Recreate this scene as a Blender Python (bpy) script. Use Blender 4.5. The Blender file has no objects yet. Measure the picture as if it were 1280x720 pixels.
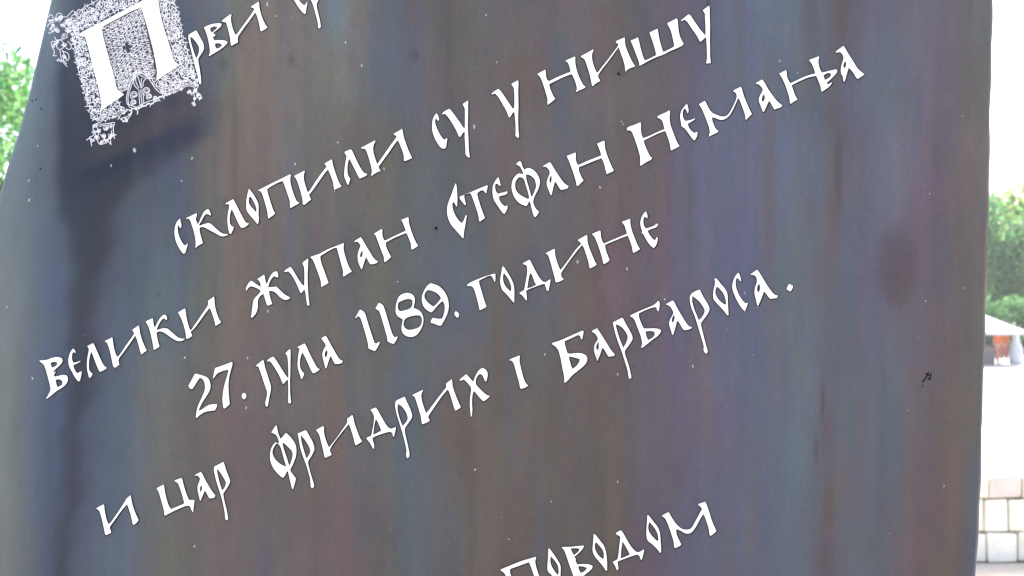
import bpy, bmesh, math, random
import numpy as np
from mathutils import Vector, Matrix, noise
from mathutils.geometry import tessellate_polygon

# ---------------------------------------------------------------- camera, sky, sun, exposure
SC = bpy.context.scene
COL = SC.collection
FPX = 1400.0            # focal length in pixels of the 1280 px wide frame
D0 = 1.4                # the steel sheet stands 1.4 m from the lens
CAMZ = 1.6
cam_d = bpy.data.cameras.new('camera'); cam = bpy.data.objects.new('camera', cam_d); COL.objects.link(cam)
cam.location = (0, 0, CAMZ); cam.rotation_euler = (math.radians(90), 0, 0)
cam_d.sensor_width = 36; cam_d.lens = 36 * FPX / 1280
cam_d.clip_start = 0.05; cam_d.clip_end = 5000
cam_d.dof.use_dof = True; cam_d.dof.focus_distance = D0 + 0.01; cam_d.dof.aperture_fstop = 8.5
SC.camera = cam
SUN_EL, SUN_ROT = math.radians(54), math.radians(24)
w = bpy.data.worlds.new('World'); SC.world = w; w.use_nodes = True
wt = w.node_tree; bgn = wt.nodes['Background']
sky = wt.nodes.new('ShaderNodeTexSky'); sky.sky_type = 'NISHITA'; sky.sun_disc = False
sky.sun_elevation = SUN_EL; sky.sun_rotation = SUN_ROT
sky.air_density = 1.0; sky.dust_density = 4.0; sky.ozone_density = 0.7
wt.links.new(sky.outputs[0], bgn.inputs['Color']); bgn.inputs['Strength'].default_value = 0.15
sl = bpy.data.lights.new('sun', 'SUN'); sl.energy = 3.6; sl.angle = math.radians(0.5); sl.color = (1.0, 0.95, 0.86)
so = bpy.data.objects.new('sun', sl); COL.objects.link(so)
sd = Vector((math.sin(SUN_ROT) * math.cos(SUN_EL), math.cos(SUN_ROT) * math.cos(SUN_EL), math.sin(SUN_EL)))
so.rotation_euler = sd.to_track_quat('Z', 'Y').to_euler(); so.location = sd * 30
SC.view_settings.view_transform = 'Standard'; SC.view_settings.look = 'None'
SC.view_settings.gamma = 1; SC.view_settings.use_curve_mapping = False
SC.view_settings.exposure = 1.95
SC.render.engine = 'CYCLES'

PLAZA_Z = -2.15
rng = random.Random(7)
nr = np.random.RandomState(11)

# ---------------------------------------------------------------- helpers
def tag(o, label=None, cat=None, group=None, kind=None):
    if label: o['label'] = label
    if cat: o['category'] = cat
    if group: o['group'] = group
    if kind: o['kind'] = kind
    return o
def empty(name, loc=(0, 0, 0), rz=0):
    o = bpy.data.objects.new(name, None); COL.objects.link(o); o.location = loc; o.rotation_euler = (0, 0, rz)
    return o
def mesh_obj(name, vs, fs, mat, parent=None, smooth=False):
    me = bpy.data.meshes.new(name); me.from_pydata([tuple(v) for v in vs], [], fs)
    me.materials.append(mat)
    if smooth: me.polygons.foreach_set('use_smooth', [True] * len(me.polygons))
    me.update()
    o = bpy.data.objects.new(name, me); COL.objects.link(o)
    if parent: o.parent = parent
    return o
def bm_obj(name, bm, mat, parent=None, smooth=False):
    bmesh.ops.recalc_face_normals(bm, faces=bm.faces)
    me = bpy.data.meshes.new(name); bm.to_mesh(me); bm.free(); me.materials.append(mat)
    if smooth: me.polygons.foreach_set('use_smooth', [True] * len(me.polygons))
    o = bpy.data.objects.new(name, me); COL.objects.link(o)
    if parent: o.parent = parent
    return o
def add_box(bm, c, s, bev=0.0, rz=0, jit=0.0):
    r = bmesh.ops.create_cube(bm, size=1.0); vs = r['verts']
    bmesh.ops.scale(bm, vec=s, verts=vs)
    if jit:
        for v in vs: v.co += Vector((rng.uniform(-jit, jit), rng.uniform(-jit, jit), rng.uniform(-jit, jit)))
    if rz: bmesh.ops.rotate(bm, matrix=Matrix.Rotation(rz, 3, 'Z'), verts=vs)
    bmesh.ops.translate(bm, vec=c, verts=vs)
    if bev:
        es = set(e for v in vs for e in v.link_edges)
        bmesh.ops.bevel(bm, geom=list(es), offset=bev, segments=2, affect='EDGES', profile=0.6)
def add_tube(bm, pts, rs, n=8):
    rings = []
    for i, p in enumerate(pts):
        p = Vector(p); a = Vector(pts[max(0, i - 1)]); b = Vector(pts[min(len(pts) - 1, i + 1)])
        d = (b - a).normalized(); q = d.to_track_quat('Z', 'Y')
        rings.append([bm.verts.new(p + q @ Vector((math.cos(2 * math.pi * k / n) * rs[i], math.sin(2 * math.pi * k / n) * rs[i], 0))) for k in range(n)])
    for a, b in zip(rings, rings[1:]):
        for k in range(n): bm.faces.new((a[k], a[(k + 1) % n], b[(k + 1) % n], b[k]))
    bm.faces.new(rings[0][::-1]); bm.faces.new(rings[-1])
def N(nt, t, **kw):
    n = nt.nodes.new(t)
    for k, v in kw.items():
        if k in n.inputs: n.inputs[k].default_value = v
        else: setattr(n, k, v)
    return n
def new_mat(name, col=(.5, .5, .5), rough=.6, metal=0, spec=.5):
    m = bpy.data.materials.new(name); m.use_nodes = True
    b = m.node_tree.nodes['Principled BSDF']
    b.inputs['Base Color'].default_value = (*col, 1); b.inputs['Roughness'].default_value = rough
    b.inputs['Metallic'].default_value = metal; b.inputs['Specular IOR Level'].default_value = spec
    return m, m.node_tree, b
def vary(name, c1, c2, scale=4, rough=.8, stretch=(1, 1, 1), bump=0.0, detail=6, per_object=0.0, bscale=None):
    m, nt, b = new_mat(name, c1, rough)
    tc = N(nt, 'ShaderNodeTexCoord'); mp = N(nt, 'ShaderNodeMapping'); mp.inputs['Scale'].default_value = stretch
    nt.links.new(tc.outputs['Object'], mp.inputs[0])
    nz = N(nt, 'ShaderNodeTexNoise', Scale=scale, Detail=detail, Roughness=.62); nt.links.new(mp.outputs[0], nz.inputs['Vector'])
    rp = N(nt, 'ShaderNodeValToRGB'); rp.color_ramp.elements[0].position = .3; rp.color_ramp.elements[1].position = .7
    rp.color_ramp.elements[0].color = (*c1, 1); rp.color_ramp.elements[1].color = (*c2, 1)
    nt.links.new(nz.outputs['Fac'], rp.inputs[0])
    out = rp.outputs[0]
    if per_object:
        oi = N(nt, 'ShaderNodeObjectInfo'); hs = N(nt, 'ShaderNodeHueSaturation')
        mr = N(nt, 'ShaderNodeMapRange'); mr.inputs['To Min'].default_value = 1 - per_object; mr.inputs['To Max'].default_value = 1 + per_object
        nt.links.new(oi.outputs['Random'], mr.inputs['Value']); nt.links.new(mr.outputs[0], hs.inputs['Value'])
        nt.links.new(out, hs.inputs['Color']); out = hs.outputs[0]
    nt.links.new(out, b.inputs['Base Color'])
    if bump:
        n2 = N(nt, 'ShaderNodeTexNoise', Scale=bscale or scale * 4, Detail=8); nt.links.new(mp.outputs[0], n2.inputs['Vector'])
        bp = N(nt, 'ShaderNodeBump', Strength=bump, Distance=.02); nt.links.new(n2.outputs['Fac'], bp.inputs['Height']); nt.links.new(bp.outputs[0], b.inputs['Normal'])
    return m

# ---------------------------------------------------------------- the setting: terrace, plaza, hills
M_plaza = vary('plaza_stone', (.50, .47, .43), (.60, .57, .53), .6, .8)
M_terr = vary('terrace_stone', (.34, .29, .24), (.46, .40, .34), 3, .85, bump=.3)
M_slab = vary('slab_stone', (.50, .42, .33), (.64, .55, .45), 5, .8, bump=.4, per_object=.12)
def sheet(name, x0, x1, y0, y1, z, mat, n=24):
    vs, fs = [], []
    for j in range(n + 1):
        for i in range(n + 1): vs.append((x0 + (x1 - x0) * i / n, y0 + (y1 - y0) * j / n, z))
    for j in range(n):
        for i in range(n):
            a = j * (n + 1) + i; fs.append((a, a + 1, a + n + 2, a + n + 1))
    return tag(mesh_obj(name, vs, fs, mat), kind='structure')
sheet('plaza', -2500, 2500, -2500, 2500, PLAZA_Z, M_plaza)
bm = bmesh.new(); add_box(bm, (0, .75, PLAZA_Z / 2 - .024), (18, 12.1, -PLAZA_Z - .048), .02)
terr = tag(bm_obj('terrace', bm, M_terr), kind='structure')
# paving slabs of the terrace, where they show past the sheet, each its own piece
slab_me = None
for j in range(12):
    for i in range(19):
        x = -2.4 + i * .45 + (.2 if j % 2 else 0); y = 1.84 + j * .405
        if slab_me is None:
            bm = bmesh.new(); add_box(bm, (0, 0, 0), (.44, .395, .06), .006)
            o = bm_obj('paving_slab', bm, M_slab, terr); slab_me = o.data
        else:
            o = bpy.data.objects.new('paving_slab', slab_me); COL.objects.link(o); o.parent = terr
        o.location = (x, y, -.026 + rng.uniform(-.003, .003)); o.rotation_euler = (0, 0, rng.uniform(-.01, .01))

# ---------------------------------------------------------------- the steel sheet
def interp_edge(tab, y):
    ys = [t[1] for t in tab]; xs = [t[0] for t in tab]
    return np.interp(y, ys, xs)
LEFT = [(120, -500), (100, -220), (78, -70), (64, 0), (50, 60), (38, 112), (24, 165), (11, 205), (0, 242), (-14, 320), (-32, 450), (-46, 600), (-56, 720), (-72, 1000), (-90, 1560)]
RIGHT = [(1240, -500), (1242, -100), (1241, 0), (1238.5, 120), (1237, 210), (1234, 330), (1232, 400), (1228.5, 500), (1227.5, 560), (1224, 640), (1220, 720), (1212, 900), (1200, 1560)]
def depth(px, py):
    e = px - interp_edge(LEFT, py)
    t = np.clip(1 - e / 135.0, 0, 1.2)
    d = 0.085 * t ** 2.3
    r = interp_edge(RIGHT, py) - px
    t2 = np.clip(1 - r / 70.0, 0, 1.2)
    d = d + 0.006 * t2 ** 2
    xc = 118 + 22 * np.sin(py / 260.0) + np.clip(150 - py, 0, 200) * .25
    d = d + 0.007 * np.exp(-((px - xc) / 48.0) ** 2)
    # pressed groove running up to the right below the initial
    s_ = (px - 88) * .894 + (py - 208) * -.447; q_ = (px - 88) * .447 + (py - 208) * .894
    d = d + 0.0062 * np.exp(-((q_ - 13) / 15.0) ** 2) / (1 + np.exp(-(s_ - 20) / 14.0)) / (1 + np.exp((s_ - 150) / 20.0))
    cr = px - (66 + 8 * np.sin(py / 90.0))
    d = d - 0.0030 * np.exp(-(cr / 10.0) ** 2) * np.clip((330 - py) / 160.0, 0, 1)
    d = d + 0.0024 * np.clip(1 - r / 3.0, 0, 1) ** 2
    d = d + 0.0035 * np.sin(px / 150.0 + .6) * np.cos(py / 420.0) + 0.002 * np.sin(px / 61.0 + py / 700.0)
    return d
def at(px, py, h=0.0):
    """a point on the sheet; h = height above its face in metres"""
    s = D0 + float(depth(px, py)) - h
    return ((px - 640) / FPX * s, s, CAMZ - (py - 360) / FPX * s)

ROWS = {  # colours by row; the paler top and left edge carry painted sky light
 0: "70,128,138,142;100,98,103,112;200,100,106,118;230,112,122,134;262,124,130,138;300,138,136,130;340,148,138,132;400,134,134,134;420,128,146,154;442,144,141,134;480,125,125,128;520,112,118,130;560,118,110,106;600,124,120,118;660,122,120,118;740,136,120,122;780,124,119,117;860,124,116,130;900,122,125,146;940,124,130,150;1000,124,134,144;1050,122,110,116;1100,124,128,143;1180,130,121,130;1220,130,128,128;1242,122,120,120",
 100: "40,124,136,140;75,108,116,126;110,96,98,108;190,92,98,110;230,88,102,120;256,108,116,128;290,138,132,126;320,150,132,126;370,138,130,124;430,134,134,128;470,120,124,130;520,112,118,130;560,122,114,110;620,124,118,114;660,128,114,110;700,122,120,120;750,132,118,120;780,124,118,114;850,120,112,122;880,120,120,140;950,122,130,146;1000,118,130,138;1040,119,116,126;1060,118,118,132;1120,122,128,140;1180,130,118,128;1210,126,120,118;1240,120,118,116",
 180: "20,128,138,140;60,108,116,122;90,98,100,110;130,98,102,114;180,96,102,116;220,92,104,122;256,124,120,116;300,136,126,120;340,140,130,122;400,125,122,118;480,122,118,108;540,112,118,122;600,125,118,115;640,125,115,112;700,115,115,118;780,122,112,108;840,118,108,122;880,118,120,142;960,120,125,145;1000,120,130,140;1045,117,112,120;1080,118,115,130;1120,125,130,142;1170,128,115,125;1220,128,120,118;1240,120,116,114",
 360: "-10,124,134,134;20,118,128,130;60,98,112,130;100,98,108,124;150,98,110,126;190,112,122,130;225,104,116,128;250,118,120,116;290,130,120,115;350,122,115,112;430,115,114,112;480,118,118,110;540,112,115,120;580,105,115,125;620,118,108,102;680,108,110,118;730,118,108,104;770,122,105,112;810,110,104,112;830,114,104,122;880,112,112,135;940,110,115,138;1000,112,125,135;1040,112,112,122;1080,110,112,130;1120,112,108,118;1150,118,108,120;1190,118,108,112;1220,120,115,112;1236,112,108,106",
 540: "-40,120,130,130;10,115,125,125;40,104,116,130;62,88,104,126;110,90,104,122;140,98,112,126;200,118,120,115;240,112,112,108;290,125,112,112;350,115,110,108;420,120,108,108;470,108,108,106;520,100,110,120;560,115,105,100;640,110,106,100;700,108,100,98;770,108,100,100;830,110,102,114;870,112,108,130;940,105,112,130;1000,108,120,130;1030,108,108,118;1060,108,112,120;1110,105,115,125;1150,110,100,112;1190,115,102,100;1215,112,108,102;1228,96,98,104",
 720: "-50,114,122,124;10,110,118,120;36,102,112,118;58,84,98,116;110,88,98,116;150,100,112,125;210,112,112,108;260,118,108,108;330,108,106,106;420,118,102,104;470,100,100,100;520,98,106,112;600,110,100,94;680,105,98,95;750,105,98,95;820,105,90,105;860,100,102,122;940,100,108,125;1000,102,112,122;1030,102,100,108;1080,102,108,118;1150,105,92,100;1190,108,98,95;1205,98,96,100;1220,85,95,110",
}
def srgb2lin(c):
    c = np.asarray(c, float) / 255.0
    return np.where(c <= .04045, c / 12.92, ((c + .055) / 1.055) ** 2.4)
def patina_and_shade(PX, PY):
    """albedo of the heat-tinted, rain-streaked steel, fold shade and some sky light painted in, at each point of the sheet"""
    ky = sorted(ROWS)
    tabs = []
    for k in ky:
        a = np.array([[float(v) for v in s.split(',')] for s in ROWS[k].split(';')])
        tabs.append((a[:, 0], srgb2lin(a[:, 1:4])))
    warp = 7 * np.sin(PY / 83.0 + PX / 210.0) + 5 * np.sin(PY / 37.0 + PX / 95.0) + 3 * np.sin(PY / 17.0 + PX / 40.0)
    X = PX + warp * .35
    lay = []
    for xs, cs in tabs: lay.append(np.stack([np.interp(X, xs, cs[:, c]) for c in range(3)], -1))
    lay = np.array(lay)
    lay = lay.mean(-1, keepdims=True) + (lay - lay.mean(-1, keepdims=True)) * .98
    lum = lay.reshape(len(ky), -1, 3).mean((1, 2)); g = lum.mean()
    for i in range(len(ky)): lay[i] *= (g / lum[i]) ** .55
    f = np.interp(PY, ky, range(len(ky))); i0 = np.clip(np.floor(f).astype(int), 0, len(ky) - 2); t = f - i0
    t = t * t * (3 - 2 * t)
    ii = np.arange(PX.shape[0])[:, None], np.arange(PX.shape[1])[None, :]
    A = lay[i0, ii[0], ii[1]]; B = lay[i0 + 1, ii[0], ii[1]]
    C = A + (B - A) * t[..., None]
    def blob(cx, cy, rx, ry, col, k, p=2.0):
        r = ((PX + warp * .2 - cx) / rx) ** 2 + ((PY - cy) / ry) ** 2
        m = np.exp(-r ** (p * .5 if p <= 2 else p)) * k
        C[:] = C * (1 - m[..., None]) + np.array(col) * m[..., None]
    lin = lambda *c: srgb2lin(c)
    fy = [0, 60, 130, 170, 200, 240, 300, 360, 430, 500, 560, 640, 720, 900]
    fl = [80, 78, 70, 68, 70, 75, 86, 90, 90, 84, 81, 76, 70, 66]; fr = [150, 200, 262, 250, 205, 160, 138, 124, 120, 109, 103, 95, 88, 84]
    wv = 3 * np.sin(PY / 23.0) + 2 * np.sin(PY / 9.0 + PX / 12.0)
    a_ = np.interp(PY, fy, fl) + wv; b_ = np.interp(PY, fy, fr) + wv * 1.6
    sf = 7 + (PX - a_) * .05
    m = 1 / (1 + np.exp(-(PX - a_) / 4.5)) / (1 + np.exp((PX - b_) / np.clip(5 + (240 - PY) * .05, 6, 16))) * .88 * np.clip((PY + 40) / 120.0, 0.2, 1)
    C[:] = C * (1 - m[..., None]) + lin(62, 67, 82) * m[..., None]  # dark channel: the fold's shade painted into the steel colour
    blob(1121, 334, 27, 52, lin(101, 91, 97), .55, 3.0)
    blob(1121, 346, 17, 30, lin(100, 88, 94), .35)
    blob(150, 70, 80, 60, lin(98, 101, 112), .4)
    blob(1048, 40, 9, 60, lin(118, 100, 104), .35); blob(1049, 215, 5, 50, lin(96, 88, 90), .6); blob(1040, 290, 8, 60, lin(122, 98, 102), .5); blob(1012, 270, 5, 22, lin(118, 94, 104), .4)
    blob(1026, 503, 3, 22, lin(88, 74, 84), .7); blob(1020, 562, 2.5, 18, lin(88, 78, 88), .6); blob(1033, 535, 7, 22, lin(118, 96, 108), .5); blob(1036, 640, 7, 55, lin(112, 94, 94), .6); blob(1032, 705, 12, 25, lin(98, 84, 88), .5)
    for x in range(150, 1230, 8):                        # thin run-off streaks, each its own length
        cx = x + rng.uniform(-9, 9); cy = rng.uniform(-60, 760)
        c = rng.choice([lin(92, 110, 128), lin(134, 116, 104), lin(132, 110, 102), lin(90, 106, 132), lin(120, 106, 116), lin(98, 95, 94), lin(126, 119, 104), lin(102, 114, 116)])
        blob(cx, cy, rng.uniform(3.5, 13), rng.uniform(40, 190), c, rng.uniform(.15, .38))
    for (x, y, r) in [(262, 62, 4), (279, 80, 6), (577, 286, 4), (518, 68, 5), (521, 70, 3), (544, 285, 3), (773, 90, 4), (280, 256, 4), (197, 369, 3), (365, 75, 5)]:
        blob(x, y, r, r * 1.3, lin(84, 84, 88), .45)
    C = .19 * (C / .19) ** 1.35
    return np.clip(C, .02, 1) * PATINA_K
PATINA_K = .365
ncol, ys = 400, np.concatenate([np.arange(-420, -40, 20), np.arange(-40, 770, 6), np.arange(770, 1561, 25)]).astype(float)
u = np.linspace(0, 1, ncol); u = u * .55 + .45 * (u ** 1.0)
PY = np.repeat(ys[:, None], ncol, 1)
XL = interp_edge(LEFT, ys)[:, None]; XR = interp_edge(RIGHT, ys)[:, None] + (.5 * np.sin(ys / 13.0) + .4 * np.sin(ys / 31.0))[:, None]
PX = XL + (XR - XL) * u[None, :]
S = D0 + depth(PX, PY)
FR = np.stack([(PX - 640) / FPX * S, S, CAMZ - (PY - 360) / FPX * S], -1)
nrow = len(ys)
BK = FR.copy(); BK[..., 1] += .007
dx = np.clip(1 - (PX - XL) / 40.0, 0, 1); BK[..., 0] += .004 * dx
V = np.concatenate([FR.reshape(-1, 3), BK.reshape(-1, 3)])
F = []
nf = nrow * ncol
for j in range(nrow - 1):
    for i in range(ncol - 1):
        a = j * ncol + i
        F.append((a, a + ncol, a + ncol + 1, a + 1)); F.append((nf + a, nf + a + 1, nf + a + ncol + 1, nf + a + ncol))
for j in range(nrow - 1):
    a = j * ncol; F.append((a, nf + a, nf + a + ncol, a + ncol))
    a = j * ncol + ncol - 1; F.append((a, a + ncol, nf + a + ncol, nf + a))
for i in range(ncol - 1):
    F.append((i, i + 1, nf + i + 1, nf + i)); a = (nrow - 1) * ncol + i; F.append((a, nf + a, nf + a + 1, a + 1))
M_steel, nt, b = new_mat('patinated_steel', (.15, .15, .15), .42, 0.0, .28)
at_n = N(nt, 'ShaderNodeAttribute', attribute_name='patina_and_shade')
tc = N(nt, 'ShaderNodeTexCoord')
def nz(scale, st, detail=6, rough=.6):
    mp = N(nt, 'ShaderNodeMapping'); mp.inputs['Scale'].default_value = st; nt.links.new(tc.outputs['Object'], mp.inputs[0])
    n = N(nt, 'ShaderNodeTexNoise', Scale=scale, Detail=detail, Roughness=rough); nt.links.new(mp.outputs[0], n.inputs['Vector']); return n.outputs['Fac']
def mapr(v, a, b_, c, d):
    n = N(nt, 'ShaderNodeMapRange'); n.inputs[1].default_value = a; n.inputs[2].default_value = b_; n.inputs[3].default_value = c; n.inputs[4].default_value = d
    nt.links.new(v, n.inputs[0]); return n.outputs[0]
def mulc(c, f):
    n = N(nt, 'ShaderNodeVectorMath', operation='MULTIPLY'); nt.links.new(c, n.inputs[0]); nt.links.new(f, n.inputs[1]); return n.outputs[0]
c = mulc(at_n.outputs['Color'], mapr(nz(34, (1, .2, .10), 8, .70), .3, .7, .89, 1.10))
c = mulc(c, mapr(nz(14, (1, .6, .5), 9, .75), .3, .7, .88, 1.10))       # fine vertical runs
c = mulc(c, mapr(nz(7, (1, .3, .35), 5), .3, .7, .95, 1.05))
c = mulc(c, mapr(nz(420, (1, 1, .5), 3), .3, .7, .93, 1.07))                              # grain
def cmul(c, scale, st, lo, hi, detail=7, rough=.65):
    mp = N(nt, 'ShaderNodeMapping'); mp.inputs['Scale'].default_value = st; nt.links.new(tc.outputs['Object'], mp.inputs[0])
    n = N(nt, 'ShaderNodeTexNoise', Scale=scale, Detail=detail, Roughness=rough, Distortion=.4); nt.links.new(mp.outputs[0], n.inputs['Vector'])
    r_ = N(nt, 'ShaderNodeMapRange', data_type='FLOAT_VECTOR'); nt.links.new(n.outputs['Color'], r_.inputs['Vector'])
    r_.inputs['From Min'].default_value = (.28,) * 3; r_.inputs['From Max'].default_value = (.72,) * 3; r_.inputs['To Min'].default_value = (lo,) * 3; r_.inputs['To Max'].default_value = (hi,) * 3
    return mulc(c, r_.outputs['Vector'])
c = cmul(c, 26, (1, .5, .28), .94, 1.06)
c = cmul(c, 11, (1, .5, .45), .93, 1.07)
c = cmul(c, 150, (1, .5, .5), .93, 1.07, 4)
pv = N(nt, 'ShaderNodeTexVoronoi', Scale=46, feature='F1', Randomness=1.0); nt.links.new(tc.outputs['Object'], pv.inputs['Vector'])
c = mulc(c, mapr(pv.outputs['Distance'], .03, .09, .72, 1.0))                              # small rust pits
nt.links.new(c, b.inputs['Base Color'])
nt.links.new(mapr(nz(9, (1, .3, .3), 6), .3, .7, .36, .52), b.inputs['Roughness'])
bp = N(nt, 'ShaderNodeBump', Strength=.12, Distance=.002); nt.links.new(nz(60, (1, 1, .4), 6), bp.inputs['Height']); nt.links.new(bp.outputs[0], b.inputs['Normal'])
M_paint, nt2, b2 = new_mat('white_paint', (.86, .86, .85), .5)
nw = N(nt2, 'ShaderNodeTexNoise', Scale=90, Detail=4); rw = N(nt2, 'ShaderNodeValToRGB')
rw.color_ramp.elements[0].position = .25; rw.color_ramp.elements[0].color = (.70, .70, .68, 1); rw.color_ramp.elements[1].position = .5; rw.color_ramp.elements[1].color = (.80, .80, .785, 1)
tcw = N(nt2, 'ShaderNodeTexCoord'); nt2.links.new(tcw.outputs['Object'], nw.inputs['Vector']); nt2.links.new(nw.outputs[0], rw.inputs[0]); nt2.links.new(rw.outputs[0], b2.inputs['Base Color'])
M_fil, _, _ = new_mat('etched_line_paint', (.68, .68, .70), .6)
M_shade, _, _ = new_mat('letter_shade', (.018, .018, .019), .7, 0, .15)  # dark strip standing in for the halo and shadow of the raised letters
M_dark, _, _ = new_mat('dark_scratch', (.006, .005, .007), .7, 0, .1)

monument = tag(empty('steel_monument', (0, D0, 0)), 'patinated steel sheet with white Cyrillic inscription and ornate initial, its left edge curled back', 'monument')
def child(name, vs, fs, mat, smooth=False):
    o = mesh_obj(name, [(v[0], v[1] - D0, v[2]) for v in vs], fs, mat, monument, smooth); return o
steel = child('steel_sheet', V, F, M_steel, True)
ca = steel.data.color_attributes.new('patina_and_shade', 'FLOAT_COLOR', 'POINT')
P = patina_and_shade(PX, PY).reshape(-1, 3); P4 = np.ones((2 * nf, 4), np.float32); P4[:nf, :3] = P; P4[nf:, :3] = P
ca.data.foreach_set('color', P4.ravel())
edge_idx = 2 * (nrow - 1) * (ncol - 1)
for p in steel.data.polygons[edge_idx:]: p.use_smooth = False

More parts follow.
